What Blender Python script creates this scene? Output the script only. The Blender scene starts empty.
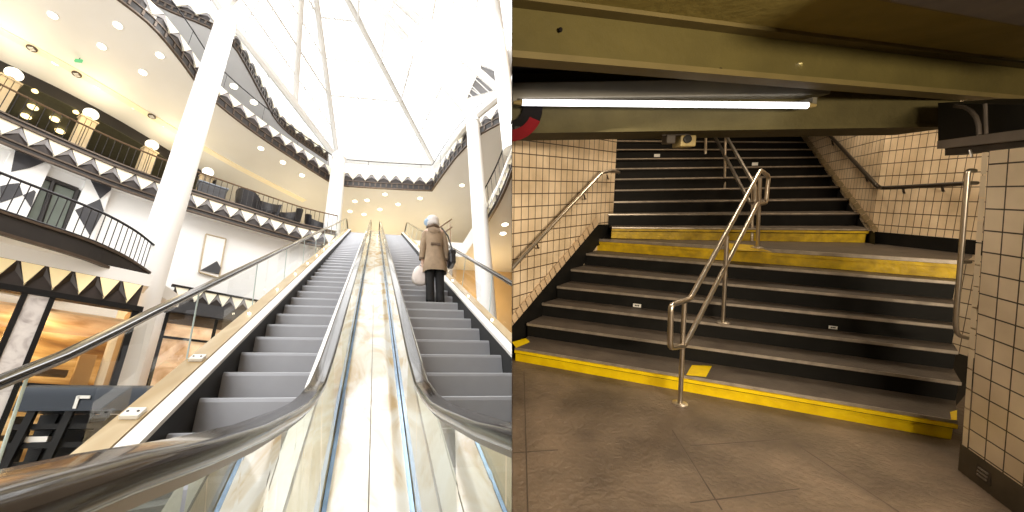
import bpy, bmesh, math, random
from mathutils import Vector, Matrix
random.seed(7)
scene = bpy.context.scene
COL = scene.collection
PI = math.pi

# ------------------------------------------------------------------ camera geometry
F, PX, PY = 400.0, 440.0, 256.0            # focal length and principal point (lens shift), pixels of 1024x512


def cray(x, y):
    return Vector(((x - PX) / F, (PY - y) / F, 1.0))


INC = math.radians(32.0)                    # slope of the escalators
E_ = cray(376, 204).normalized()
C_ = Vector((1.0, -0.31 * 0.167, (64 + 52 * 0.31 * 0.167) / 400.0)).normalized()
U0_ = E_.cross(C_).normalized()
if U0_.y < 0:
    U0_ = -U0_
UP_ = U0_ * math.cos(INC) + E_ * math.sin(INC)
HO_ = E_ * math.cos(INC) - U0_ * math.sin(INC)
ML = Matrix((C_, HO_, UP_))                 # camera axes -> hall axes (x across, y ahead, z up)
# the underground passage has its own level floor, tipped against the hall
_u = Vector((-6.0, 400.0, -61.0)).normalized()
_g = (Vector((0, 0, 1)) - _u * _u.z).normalized()
_t = _u.cross(_g)
if _t.x < 0:
    _t = -_t
MR = Matrix((_t, _g, _u))
WR = ML @ MR.transposed()                   # passage axes -> world
WL = Matrix.Identity(3)
ROT = {'L': WL, 'R': WR}


def dL(x, y): return ML @ cray(x, y)
def dR(x, y): return MR @ cray(x, y)


def onz(d, z): return d * (z / d.z)
def ony(d, y): return d * (y / d.y)


def onplane(d, p, n):
    return d * (p.dot(n) / d.dot(n))


def rz(x, y, z): return onz(dR(x, y), z)
def lz(x, y, z): return onz(dL(x, y), z)


cam = bpy.data.cameras.new('camera')
camo = bpy.data.objects.new('camera', cam)
COL.objects.link(camo)
cam.sensor_width = 36.0
cam.sensor_fit = 'HORIZONTAL'
cam.lens = 36.0 * F / 1024.0
cam.shift_x = (512 - PX) / 1024.0
cam.shift_y = (PY - 256) / 1024.0
cam.clip_start = 0.02
cam.clip_end = 300
ax, ay, az = (ML @ Vector((1, 0, 0)), ML @ Vector((0, 1, 0)), ML @ Vector((0, 0, -1)))
camo.matrix_world = Matrix((ax, ay, az)).transposed().to_4x4()
scene.camera = camo

# ------------------------------------------------------------------ materials
def new_mat(name):
    m = bpy.data.materials.new(name)
    m.use_nodes = True
    nt = m.node_tree
    b = nt.nodes['Principled BSDF']
    return m, nt, b


def mat(name, c, rough=.5, metal=0., noise=0., nscale=6., c2=None, bump=0., bscale=40., coat=0., spec=.5, emit=0., ecol=None, ior=None):
    m, nt, b = new_mat(name)
    N = nt.nodes
    b.inputs['Roughness'].default_value = rough
    b.inputs['Metallic'].default_value = metal
    b.inputs['Specular IOR Level'].default_value = spec
    b.inputs['Coat Weight'].default_value = coat
    b.inputs['Coat Roughness'].default_value = .03
    if ior: b.inputs['IOR'].default_value = ior
    tc = N.new('ShaderNodeTexCoord')
    nz = N.new('ShaderNodeTexNoise')
    nz.inputs['Scale'].default_value = nscale
    nz.inputs['Detail'].default_value = 6
    nt.links.new(tc.outputs['Object'], nz.inputs['Vector'])
    rp = N.new('ShaderNodeValToRGB')
    rp.color_ramp.elements[0].position = .3
    rp.color_ramp.elements[1].position = .7
    if c2 is None:
        k = 1 - noise
        c2 = (c[0] * k, c[1] * k, c[2] * k)
    rp.color_ramp.elements[0].color = (*c2, 1)
    rp.color_ramp.elements[1].color = (*c, 1)
    nt.links.new(nz.outputs['Fac'], rp.inputs['Fac'])
    nt.links.new(rp.outputs['Color'], b.inputs['Base Color'])
    if bump > 0:
        n2 = N.new('ShaderNodeTexNoise')
        n2.inputs['Scale'].default_value = bscale
        n2.inputs['Detail'].default_value = 5
        nt.links.new(tc.outputs['Object'], n2.inputs['Vector'])
        bp = N.new('ShaderNodeBump')
        bp.inputs['Strength'].default_value = bump
        bp.inputs['Distance'].default_value = .02
        nt.links.new(n2.outputs['Fac'], bp.inputs['Height'])
        nt.links.new(bp.outputs['Normal'], b.inputs['Normal'])
    if emit > 0:
        b.inputs['Emission Strength'].default_value = emit
        b.inputs['Emission Color'].default_value = (*(ecol or c), 1)
    return m


def glass_mat(name, tint, refl=1.0, ior=1.5, rough=0.0, k=1.0):
    m = bpy.data.materials.new(name)
    m.use_nodes = True
    nt = m.node_tree
    nt.nodes.clear()
    out = nt.nodes.new('ShaderNodeOutputMaterial')
    tr = nt.nodes.new('ShaderNodeBsdfTransparent')
    tr.inputs['Color'].default_value = (*tint, 1)
    gl = nt.nodes.new('ShaderNodeBsdfGlossy')
    gl.inputs['Roughness'].default_value = rough
    gl.inputs['Color'].default_value = (refl, refl, refl, 1)
    fr = nt.nodes.new('ShaderNodeFresnel')
    fr.inputs['IOR'].default_value = ior
    mx = nt.nodes.new('ShaderNodeMixShader')
    mu = nt.nodes.new('ShaderNodeMath')
    mu.operation = 'MULTIPLY'
    mu.inputs[1].default_value = k
    nt.links.new(fr.outputs['Fac'], mu.inputs[0])
    nt.links.new(mu.outputs['Value'], mx.inputs['Fac'])
    nt.links.new(tr.outputs['BSDF'], mx.inputs[1])
    nt.links.new(gl.outputs['BSDF'], mx.inputs[2])
    nt.links.new(mx.outputs['Shader'], out.inputs['Surface'])
    return m


def tile_mat(name, w, h, c1, c2, mortar, ms=.006, rough=.35, dirt=.35):
    m, nt, b = new_mat(name)
    N = nt.nodes
    tc = N.new('ShaderNodeTexCoord')
    br = N.new('ShaderNodeTexBrick')
    br.offset = 0.0
    br.inputs['Scale'].default_value = 1.0
    br.inputs['Brick Width'].default_value = w
    br.inputs['Row Height'].default_value = h
    br.inputs['Mortar Size'].default_value = ms
    br.inputs['Mortar Smooth'].default_value = .2
    br.inputs['Color1'].default_value = (*c1, 1)
    br.inputs['Color2'].default_value = (*c2, 1)
    br.inputs['Mortar'].default_value = (*mortar, 1)
    nt.links.new(tc.outputs['UV'], br.inputs['Vector'])
    nz = N.new('ShaderNodeTexNoise')
    nz.inputs['Scale'].default_value = 2.2
    nz.inputs['Detail'].default_value = 8
    nt.links.new(tc.outputs['UV'], nz.inputs['Vector'])
    rp = N.new('ShaderNodeValToRGB')
    rp.color_ramp.elements[0].position = .3
    rp.color_ramp.elements[0].color = (1 - dirt, 1 - dirt * 1.1, 1 - dirt * 1.3, 1)
    rp.color_ramp.elements[1].position = .62
    rp.color_ramp.elements[1].color = (1, 1, 1, 1)
    nt.links.new(nz.outputs['Fac'], rp.inputs['Fac'])
    mx = N.new('ShaderNodeMix')
    mx.data_type = 'RGBA'
    mx.blend_type = 'MULTIPLY'
    mx.inputs['Factor'].default_value = 1
    nt.links.new(br.outputs['Color'], mx.inputs['A'])
    nt.links.new(rp.outputs['Color'], mx.inputs['B'])
    nt.links.new(mx.outputs['Result'], b.inputs['Base Color'])
    b.inputs['Roughness'].default_value = rough
    bp = N.new('ShaderNodeBump')
    bp.inputs['Strength'].default_value = .5
    bp.inputs['Distance'].default_value = .004
    bp.invert = True
    nt.links.new(br.outputs['Fac'], bp.inputs['Height'])
    nt.links.new(bp.outputs['Normal'], b.inputs['Normal'])
    return m


def emis(name, c, s):
    m = bpy.data.materials.new(name)
    m.use_nodes = True
    nt = m.node_tree
    nt.nodes.clear()
    out = nt.nodes.new('ShaderNodeOutputMaterial')
    e = nt.nodes.new('ShaderNodeEmission')
    e.inputs['Color'].default_value = (*c, 1)
    e.inputs['Strength'].default_value = s
    nt.links.new(e.outputs['Emission'], out.inputs['Surface'])
    return m


def cloud_mat(name, cols, scale, stretch=(1, 1, 1), rough=.2, emit=0., coat=0., spec=.5, dist=1.5):
    """cloudy bands of several colours (polished stone, a lit shop interior)"""
    m, nt, b = new_mat(name)
    N = nt.nodes
    tc = N.new('ShaderNodeTexCoord')
    mp = N.new('ShaderNodeMapping')
    mp.inputs['Scale'].default_value = stretch
    nz = N.new('ShaderNodeTexNoise')
    nz.inputs['Scale'].default_value = scale
    nz.inputs['Detail'].default_value = 5
    nz.inputs['Distortion'].default_value = dist
    nt.links.new(tc.outputs['Object'], mp.inputs['Vector'])
    nt.links.new(mp.outputs['Vector'], nz.inputs['Vector'])
    rp = N.new('ShaderNodeValToRGB')
    el = rp.color_ramp.elements
    n = len(cols)
    el[0].position, el[0].color = cols[0][0], (*cols[0][1], 1)
    el[1].position, el[1].color = cols[-1][0], (*cols[-1][1], 1)
    for p, c in cols[1:-1]:
        e = el.new(p)
        e.color = (*c, 1)
    nt.links.new(nz.outputs['Fac'], rp.inputs['Fac'])
    nt.links.new(rp.outputs['Color'], b.inputs['Base Color'])
    b.inputs['Roughness'].default_value = rough
    b.inputs['Coat Weight'].default_value = coat
    b.inputs['Specular IOR Level'].default_value = spec
    if emit:
        nt.links.new(rp.outputs['Color'], b.inputs['Emission Color'])
        b.inputs['Emission Strength'].default_value = emit
    return m


M = {}
M['white'] = mat('white_plaster', (.90, .90, .90), .7, noise=.04, nscale=1.5)
M['white_column'] = mat('white_column_paint', (.92, .92, .92), .45, noise=.02, nscale=1)
M['soffit'] = mat('pale_soffit', (.82, .81, .79), .6, noise=.05, nscale=.6)
M['greysoffit'] = mat('pale_grey_soffit', (.62, .62, .63), .6, noise=.05, nscale=.6)
M['nosing'] = mat('brown_metal_edge', (.105, .075, .055), .35, .4, noise=.3)
M['darkband'] = mat('dark_brown_band', (.014, .010, .009), .5, 0., noise=.4, nscale=3)
M['frieze_back'] = mat('dark_frieze_backing', (.03, .02, .018), .5, noise=.3)
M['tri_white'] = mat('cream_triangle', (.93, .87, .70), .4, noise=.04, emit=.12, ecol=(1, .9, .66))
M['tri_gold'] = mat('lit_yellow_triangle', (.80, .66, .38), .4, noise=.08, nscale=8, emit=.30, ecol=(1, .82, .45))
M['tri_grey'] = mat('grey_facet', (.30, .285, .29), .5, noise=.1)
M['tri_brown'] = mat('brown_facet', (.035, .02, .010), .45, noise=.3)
M['rail'] = mat('dark_rail', (.022, .02, .022), .3, .6, noise=.2)
M['railbrown'] = mat('brown_rail', (.22, .15, .10), .3, .7, noise=.2)
M['baluster'] = mat('baluster_dark', (.02, .018, .02), .35, .5, noise=.2)
M['palebal'] = mat('pale_baluster', (.40, .34, .26), .35, .5, noise=.2)
M['black'] = mat('black_paint', (.008, .0075, .0075), .5, noise=.3, spec=.2)
M['charcoal'] = mat('charcoal_panel', (.048, .048, .056), .5, noise=.2, nscale=5)
M['cream'] = mat('cream_pilaster', (.52, .43, .30), .5, noise=.08)
M['oliveint'] = mat('dark_shop_ceiling', (.075, .07, .04), .7, noise=.25)
M['brownint'] = mat('brown_shop_wall', (.13, .085, .045), .7, noise=.4, nscale=2)
M['goldwall'] = mat('gold_wall', (.86, .66, .34), .6, noise=.2, nscale=1.2)
M['tanwall'] = mat('tan_wall', (.68, .48, .25), .6, noise=.15, nscale=1)
M['floor'] = mat('mall_floor', (.62, .52, .40), .25, noise=.25, nscale=1)
M['handrail'] = mat('glossy_black_handrail', (.014, .010, .008), .16, noise=.2, nscale=4, spec=.4, ior=1.5, coat=.28)
M['guide'] = mat('bronze_handrail_guide', (.13, .095, .06), .35, .5, noise=.2)
M['steel'] = mat('brushed_steel', (.72, .71, .69), .28, 1., noise=.1, nscale=20)
M['step'] = mat('escalator_step_metal', (.34, .345, .37), .45, .35, noise=.12, nscale=3)
M['stepdark'] = mat('escalator_skirt_dark', (.012, .011, .010), .5, noise=.3)
M['tandeck'] = cloud_mat('gold_deck_cover', [(.3, (.40, .27, .12)), (.55, (.58, .45, .27)), (.75, (.48, .35, .19))], 1.2, (1, .5, .5), rough=.22)
M['whitedeck'] = mat('white_skirt_strip', (.88, .85, .80), .25, noise=.05)
M['marble'] = cloud_mat('cream_polished_deck', [(.22, (.40, .25, .09)), (.40, (.56, .40, .21)), (.50, (.70, .62, .49)), (.60, (.76, .73, .67)), (.8, (.72, .68, .60))], 1.5, (2.2, .8, .8), rough=.12, dist=2.0)  # cloudy gold streaks put reflections into the deck colour
M['seam'] = mat('brown_seam', (.16, .12, .06), .5, noise=.2)
M['bluestrip'] = mat('blue_glass_channel', (.22, .34, .50), .15, .3, noise=.35, nscale=14)
M['glass'] = glass_mat('balustrade_glass', (.94, .96, .96), .9, 1.3, k=.14)
M['glassin'] = glass_mat('inner_balustrade_glass', (.62, .66, .58), .9, 1.5, k=.85)
M['roofglass'] = glass_mat('roof_glass', (.99, .99, .99), .5, 1.12, k=.4)
M['shopglass'] = glass_mat('shop_glass', (.94, .92, .88), .8, 1.4)
M['edgeglass'] = mat('glass_edge', (.55, .66, .66), .2, noise=.1)
M['roofrib'] = mat('white_roof_steel', (.84, .84, .83), .5, noise=.03)
M['roofbar'] = mat('pale_glazing_bar', (.86, .86, .85), .5, noise=.03)
M['lamp'] = emis('downlight_glow', (1, .90, .66), 7.0)
M['globe'] = emis('globe_glow', (1, .92, .74), 2.2)
M['shoplamp'] = emis('shop_lamp_glow', (1, .78, .36), 3.0)
M['green'] = emis('green_sign_glow', (.25, .85, .35), .9)
M['shopgold'] = cloud_mat('golden_shop_interior', [(.30, (.10, .035, .008)), (.42, (.33, .18, .05)), (.54, (.62, .42, .16)), (.66, (.95, .78, .48))], .8, (.6, .6, 3.2), rough=.6, emit=.30, dist=.6)
M['shoppink'] = cloud_mat('pale_shop_interior', [(.3, (.50, .25, .10)), (.5, (.90, .62, .38)), (.7, (1, .80, .58))], 1.1, (1, 1, 1.5), rough=.6, emit=.35, dist=.5)
M['marblepil'] = cloud_mat('grey_veined_marble', [(.3, (.40, .36, .36)), (.5, (.66, .63, .62)), (.7, (.76, .73, .71))], 3, rough=.3)
M['dooglass'] = mat('grey_green_door_glass', (.16, .19, .17), .12, noise=.25, nscale=2)
M['chair'] = mat('dark_chair_fabric', (.014, .012, .015), .6, noise=.3)
M['bluetop'] = mat('glossy_blue_black_top', (.010, .016, .028), .3, noise=.2, spec=.3)
M['coat'] = mat('taupe_coat_wool', (.40, .29, .19), .85, noise=.3, nscale=9, bump=.4, bscale=60)
M['coathood'] = mat('taupe_hood', (.27, .19, .12), .85, noise=.25, nscale=9)
M['coatdark'] = mat('brown_coat_trim', (.15, .10, .065), .85, noise=.2)
M['trouser'] = mat('black_trousers', (.012, .011, .012), .8, noise=.2)
M['skin'] = mat('skin', (.62, .42, .32), .55, noise=.05)
M['hat'] = mat('white_knit_hat', (.86, .82, .80), .9, noise=.1, nscale=20, bump=.6, bscale=90)
M['hatblue'] = mat('pale_blue_scarf', (.42, .58, .78), .9, noise=.3, nscale=20)
M['bagpink'] = mat('pale_plastic_bag', (.90, .80, .76), .35, noise=.1, nscale=8)
M['leather'] = mat('black_leather', (.02, .02, .022), .3, noise=.2)
M['hair'] = mat('grey_hair', (.30, .26, .23), .7, noise=.3, nscale=30)
# passage
M['pfloor'] = mat('worn_grey_brown_floor', (.215, .162, .122), .5, noise=.5, nscale=2.6, c2=(.075, .055, .040), bump=.6, bscale=30)
M['pblack'] = mat('black_riser_paint', (.008, .0076, .007), .6, noise=.5, nscale=8, spec=.2)
M['ptread'] = mat('worn_tread', (.115, .092, .075), .5, noise=.4, nscale=7, bump=.2)
M['pnose'] = mat('worn_metal_nosing', (.52, .46, .40), .35, .6, noise=.4, nscale=14)
M['yellow'] = mat('chipped_yellow_paint', (.97, .72, .0), .45, nscale=9, c2=(.80, .55, .0), bump=.3, bscale=30)
M['dyellow'] = mat('dirty_yellow_paint', (.80, .55, .008), .5, nscale=12, c2=(.46, .30, .01), bump=.3, bscale=30)
M['olive'] = mat('olive_beam_paint', (.088, .072, .021), .7, spec=.2, noise=.25, nscale=3, bump=.35, bscale=14)
M['oliveceil'] = mat('olive_ceiling_paint', (.26, .215, .07), .8, noise=.25, nscale=3, bump=.3, bscale=14, spec=.1)
M['olive2'] = mat('olive_lower_beam_paint', (.072, .060, .023), .7, spec=.2, noise=.3, nscale=4, bump=.3, bscale=30)
M['olivelip'] = mat('olive_flange_paint', (.125, .098, .036), .6, spec=.25, noise=.2, nscale=5)
M['greyhouse'] = mat('grey_lamp_housing', (.13, .12, .095), .4, noise=.15)
M['tube'] = emis('fluorescent_tube_glow', (1, .96, .97), 4.5)
M['rust'] = mat('rusty_dark_metal', (.05, .038, .03), .6, noise=.5, nscale=9)
M['ledge'] = mat('grey_painted_ledge', (.20, .17, .15), .5, noise=.3, nscale=6)
M['signblack'] = mat('black_enamel', (.006, .005, .005), .8, noise=.2, spec=.1)
M['signred'] = mat('red_enamel', (.15, .004, .007), .7, noise=.3, spec=.1)
M['pipe'] = mat('stainless_pipe', (.66, .60, .53), .36, 1., noise=.15, nscale=12)
M['pipedark'] = mat('dark_painted_pipe', (.045, .035, .028), .35, .4, noise=.3)
M['sticker'] = mat('white_sticker', (.80, .80, .78), .5, noise=.05)
M['camyellow'] = mat('yellowed_plastic', (.26, .20, .08), .5, noise=.3, nscale=10)
M['dirtbase'] = mat('dirty_base_block', (.10, .08, .055), .7, noise=.5, nscale=6)
M['joint'] = mat('worn_floor_joint', (.095, .072, .055), .7, noise=.4)
M['partywall'] = mat('tan_party_wall', (.34, .27, .19), .8, noise=.1)
M['shell'] = mat('dark_passage_plaster', (.16, .13, .075), .8, noise=.2)

# ------------------------------------------------------------------ mesh building
LOC = {}


class MB:
    def __init__(s):
        s.v, s.f, s.uv = [], [], {}

    def add(s, vs, fs, uvs=None):
        o = len(s.v)
        s.v += [Vector(v) for v in vs]
        for i, f in enumerate(fs):
            if uvs: s.uv[len(s.f)] = uvs[i]
            s.f.append([o + k for k in f])
        return s

    def quad(s, a, b, c, d, uv=None):
        return s.add([a, b, c, d], [(0, 1, 2, 3)], [uv] if uv else None)

    def tri(s, a, b, c):
        return s.add([a, b, c], [(0, 1, 2)])

    def box(s, c, size, x=(1, 0, 0), y=(0, 1, 0), z=(0, 0, 1)):
        c = Vector(c)
        x, y, z = Vector(x) * size[0] / 2, Vector(y) * size[1] / 2, Vector(z) * size[2] / 2
        vs = [c + x * i + y * j + z * k for i in (-1, 1) for j in (-1, 1) for k in (-1, 1)]
        return s.add(vs, [(0, 1, 3, 2), (4, 6, 7, 5), (0, 4, 5, 1), (2, 3, 7, 6), (0, 2, 6, 4), (1, 5, 7, 3)])

    def prism(s, poly, z0, z1):
        n = len(poly)
        vs = [Vector((p[0], p[1], z0)) for p in poly] + [Vector((p[0], p[1], z1)) for p in poly]
        fs = [tuple(range(n - 1, -1, -1)), tuple(range(n, 2 * n))]
        for i in range(n):
            j = (i + 1) % n
            fs.append((i, j, n + j, n + i))
        return s.add(vs, fs)

    def hexa(s, b4, t4):
        return s.add(list(b4) + list(t4), [(3, 2, 1, 0), (4, 5, 6, 7), (0, 1, 5, 4), (1, 2, 6, 5), (2, 3, 7, 6), (3, 0, 4, 7)])

    def tube(s, pts, r, n=10, caps=True):
        pts = [Vector(p) for p in pts]
        rs = r if isinstance(r, (list, tuple)) else [r] * len(pts)
        rings, prev = [], None
        for i, p in enumerate(pts):
            t = (pts[min(i + 1, len(pts) - 1)] - pts[max(i - 1, 0)]).normalized()
            if prev is None:
                a = Vector((0, 0, 1)) if abs(t.z) < .9 else Vector((1, 0, 0))
                x = t.cross(a).normalized()
            else:
                x = (prev - t * prev.dot(t)).normalized()
            y = t.cross(x)
            prev = x
            rings.append([p + (x * math.cos(2 * PI * k / n) + y * math.sin(2 * PI * k / n)) * rs[i] for k in range(n)])
        vs = [v for rg in rings for v in rg]
        fs = []
        for i in range(len(pts) - 1):
            for k in range(n):
                a, b = i * n + k, i * n + (k + 1) % n
                fs.append((a, b, b + n, a + n))
        if caps:
            fs.append(tuple(range(n - 1, -1, -1)))
            fs.append(tuple(range((len(pts) - 1) * n, len(pts) * n)))
        return s.add(vs, fs)

    def sweep(s, frames, prof, caps=True):
        """frames: (point, x axis, y axis); prof: (x, y) closed profile"""
        n = len(prof)
        vs = []
        for p, x, y in frames:
            vs += [Vector(p) + Vector(x) * a + Vector(y) * b for a, b in prof]
        fs = []
        for i in range(len(frames) - 1):
            for k in range(n):
                a, b = i * n + k, i * n + (k + 1) % n
                fs.append((a, b, b + n, a + n))
        if caps:
            fs.append(tuple(range(n - 1, -1, -1)))
            fs.append(tuple(range((len(frames) - 1) * n, len(frames) * n)))
        return s.add(vs, fs)

    def lathe(s, c, prof, n=24, ax=(0, 0, 1)):
        c = Vector(c)
        az_ = Vector(ax).normalized()
        a = Vector((1, 0, 0)) if abs(az_.x) < .9 else Vector((0, 1, 0))
        x = az_.cross(a).normalized()
        y = az_.cross(x)
        vs, fs = [], []
        for r, z in prof:
            r = max(r, 1e-4)
            vs += [c + az_ * z + (x * math.cos(2 * PI * k / n) + y * math.sin(2 * PI * k / n)) * r for k in range(n)]
        for i in range(len(prof) - 1):
            for k in range(n):
                p, q = i * n + k, i * n + (k + 1) % n
                fs.append((p, q, q + n, p + n))
        fs.append(tuple(range(n - 1, -1, -1)))
        fs.append(tuple(range((len(prof) - 1) * n, len(prof) * n)))
        return s.add(vs, fs)

    def build(s, name, m, parent=None, w='L', smooth=False, bevel=0.):
        me = bpy.data.meshes.new(name)
        if parent is not None:
            loc = LOC[parent.name]
        else:
            loc = sum(s.v, Vector()) / len(s.v)
            zs = min(v.z for v in s.v)
            loc = Vector((loc.x, loc.y, zs))
        me.from_pydata([tuple(v - loc) for v in s.v], [], s.f)
        if s.uv:
            ul = me.uv_layers.new(name='UVMap')
            for p in me.polygons:
                if p.index in s.uv:
                    for li, uv in zip(p.loop_indices, s.uv[p.index]):
                        ul.data[li].uv = uv
        me.materials.append(m)
        o = bpy.data.objects.new(name, me)
        COL.objects.link(o)
        LOC[o.name] = loc
        if parent is not None:
            o.parent = parent
        else:
            o.matrix_world = Matrix.LocRotScale(ROT[w] @ loc, ROT[w].to_quaternion(), None)
        bm = bmesh.new()
        bm.from_mesh(me)
        if not s.uv:
            bmesh.ops.recalc_face_normals(bm, faces=bm.faces)
        bm.to_mesh(me)
        bm.free()
        if smooth:
            for p in me.polygons: p.use_smooth = True
            try:
                me.set_sharp_from_angle(angle=math.radians(40))
            except Exception:
                pass
        if bevel > 0:
            md = o.modifiers.new('bevel', 'BEVEL')
            md.width = bevel
            md.segments = 2
        return o


def tag(o, label, cat, group=None):
    o['label'] = label
    o['category'] = cat
    if group: o['group'] = group
    return o


def structure(o):
    o['kind'] = 'structure'
    return o


def thing(name, label, cat, loc, w='L', group=None):
    o = bpy.data.objects.new(name, None)
    o.empty_display_size = .1
    COL.objects.link(o)
    loc = Vector(loc)
    LOC[o.name] = loc
    o.matrix_world = Matrix.LocRotScale(ROT[w] @ loc, ROT[w].to_quaternion(), None)
    return tag(o, label, cat, group)


def inst(src, parent, off, rot=0.):
    """another copy of a part, moved by off in its thing"""
    o = src.copy()
    COL.objects.link(o)
    o.parent = parent
    o.location = Vector(off)
    if rot: o.rotation_euler = (0, 0, rot)
    LOC[o.name] = LOC[parent.name]
    return o


def v2(p, z): return Vector((p[0], p[1], z))


def resample(pts, n=None, pitch=None):
    """smooth the polyline (Catmull-Rom) and give equally spaced points with the left-hand normal"""
    P = [Vector((p[0], p[1])) for p in pts]
    dense = []
    for i in range(len(P) - 1):
        p0, p1, p2, p3 = P[max(i - 1, 0)], P[i], P[i + 1], P[min(i + 2, len(P) - 1)]
        for k in range(16):
            t = k / 16
            dense.append(.5 * ((2 * p1) + (p2 - p0) * t + (2 * p0 - 5 * p1 + 4 * p2 - p3) * t * t + (3 * p1 - p0 - 3 * p2 + p3) * t ** 3))
    dense.append(P[-1])
    L = [0]
    for a, b in zip(dense, dense[1:]): L.append(L[-1] + (b - a).length)
    if n is None: n = max(2, round(L[-1] / pitch))
    out, j = [], 0
    for k in range(n + 1):
        s = L[-1] * k / n
        while j < len(L) - 2 and L[j + 1] < s: j += 1
        t = (s - L[j]) / max(L[j + 1] - L[j], 1e-9)
        out.append(dense[j].lerp(dense[j + 1], t))
    res = []
    for k, p in enumerate(out):
        t = (out[min(k + 1, n)] - out[max(k - 1, 0)]).normalized()
        res.append((p, t, Vector((-t.y, t.x))))
    return res


def strip(mb, rs, o0, z0, o1, z1):
    """ribbon along resampled curve from (offset o0, height z0) to (o1, z1)"""
    for (p, t, n), (q, t2, n2) in zip(rs, rs[1:]):
        mb.quad(v2(p + n * o0, z0), v2(q + n2 * o0, z0), v2(q + n2 * o1, z1), v2(p + n * o1, z1))
    return mb


def band(mb, rs, o0, o1, z0, z1):
    """solid band along the curve"""
    strip(mb, rs, o0, z0, o0, z1)
    strip(mb, rs, o0, z1, o1, z1)
    strip(mb, rs, o1, z1, o1, z0)
    strip(mb, rs, o1, z0, o0, z0)
    for (p, t, n) in (rs[0], rs[-1]):
        mb.quad(v2(p + n * o0, z0), v2(p + n * o0, z1), v2(p + n * o1, z1), v2(p + n * o1, z0))
    return mb


# ================================================================== THE HALL WITH THE ESCALATORS
TAN = math.tan(INC)


def line_z(h, w):                            # height of the sloping plane w metres (square to the slope) above the eye
    return TAN * h + w / math.cos(INC)


# ---- escalators -----------------------------------------------------------------------------------------------
HR_BOT = [(-1.0, -.05), (-.6, -.022), (0., -.020), (.24, -.014), (.37, 0.), (.53, .012), (.77, .036), (1.1, .082), (1.30, .115), (1.47, .155), (1.71, .230), (2.0, .385), (2.3, .571), (2.6, line_z(2.6, -.73))]
TOPZ = 8.6


def hr_profile():
    pts = list(HR_BOT)
    top = TOPZ + .98
    hx = (top + .73 / math.cos(INC)) / TAN
    for k in range(1, 13):
        h = 2.6 + (hx - .4 - 2.6) * k / 12
        pts.append((h, line_z(h, -.73)))
    a, b, c = Vector((hx - .4, line_z(hx - .4, -.73))), Vector((hx, top)), Vector((hx + .45, top))
    for k in range(1, 8):
        t = k / 8
        q = a * (1 - t) ** 2 + b * 2 * t * (1 - t) + c * t * t
        pts.append((q.x, q.y))
    pts += [(hx + .45, top), (hx + 1.9, top)]
    return pts


HRP = hr_profile()


def hr_z(h):
    for (a, za), (b, zb) in zip(HRP, HRP[1:]):
        if a <= h <= b: return za + (zb - za) * (h - a) / (b - a)
    return HRP[-1][1]


DECKW = -1.2


def deck_z(h):
    return min(max(line_z(h, DECKW), -.74), TOPZ + .12)


def deck_hs(h0, h1, n):
    k1 = (-.74 - DECKW / math.cos(INC)) / TAN
    k2 = (TOPZ + .12 - DECKW / math.cos(INC)) / TAN
    hs = [h0 + (h1 - h0) * i / n for i in range(n + 1)] + [k for k in (k1, k2) if h0 < k < h1]
    return sorted(hs)


def deck_strip(name, m, parent, u0, u1, dz=0., h0=-1.0, h1=18.0, thick=.03):
    mb = MB()
    hs = deck_hs(h0, h1, 18)
    fr = [(Vector((0, h, deck_z(h) + dz)), (1, 0, 0), (0, 0, 1)) for h in hs]
    mb.sweep(fr, [(u0, 0), (u1, 0), (u1, -thick), (u0, -thick)])
    return mb.build(name, m, parent)


def rail_frames(u):
    fr = []
    for i, (h, z) in enumerate(HRP):
        a, b = HRP[max(i - 1, 0)], HRP[min(i + 1, len(HRP) - 1)]
        t = Vector((0, b[0] - a[0], b[1] - a[1])).normalized()
        up = Vector((0, -t.z, t.y))
        fr.append((Vector((u, h, z)), (1, 0, 0), up))
    return fr


def rrect(w, h, r, y0, n=4):
    out = []
    for cx, cy, a0 in ((w / 2 - r, y0 - r, 0), (-w / 2 + r, y0 - r, 90), (-w / 2 + r, y0 - h + r, 180), (w / 2 - r, y0 - h + r, 270)):
        for k in range(n + 1):
            a = math.radians(a0 + 90 * k / n)
            out.append((cx + r * math.cos(a), cy + r * math.sin(a)))
    return out


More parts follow.
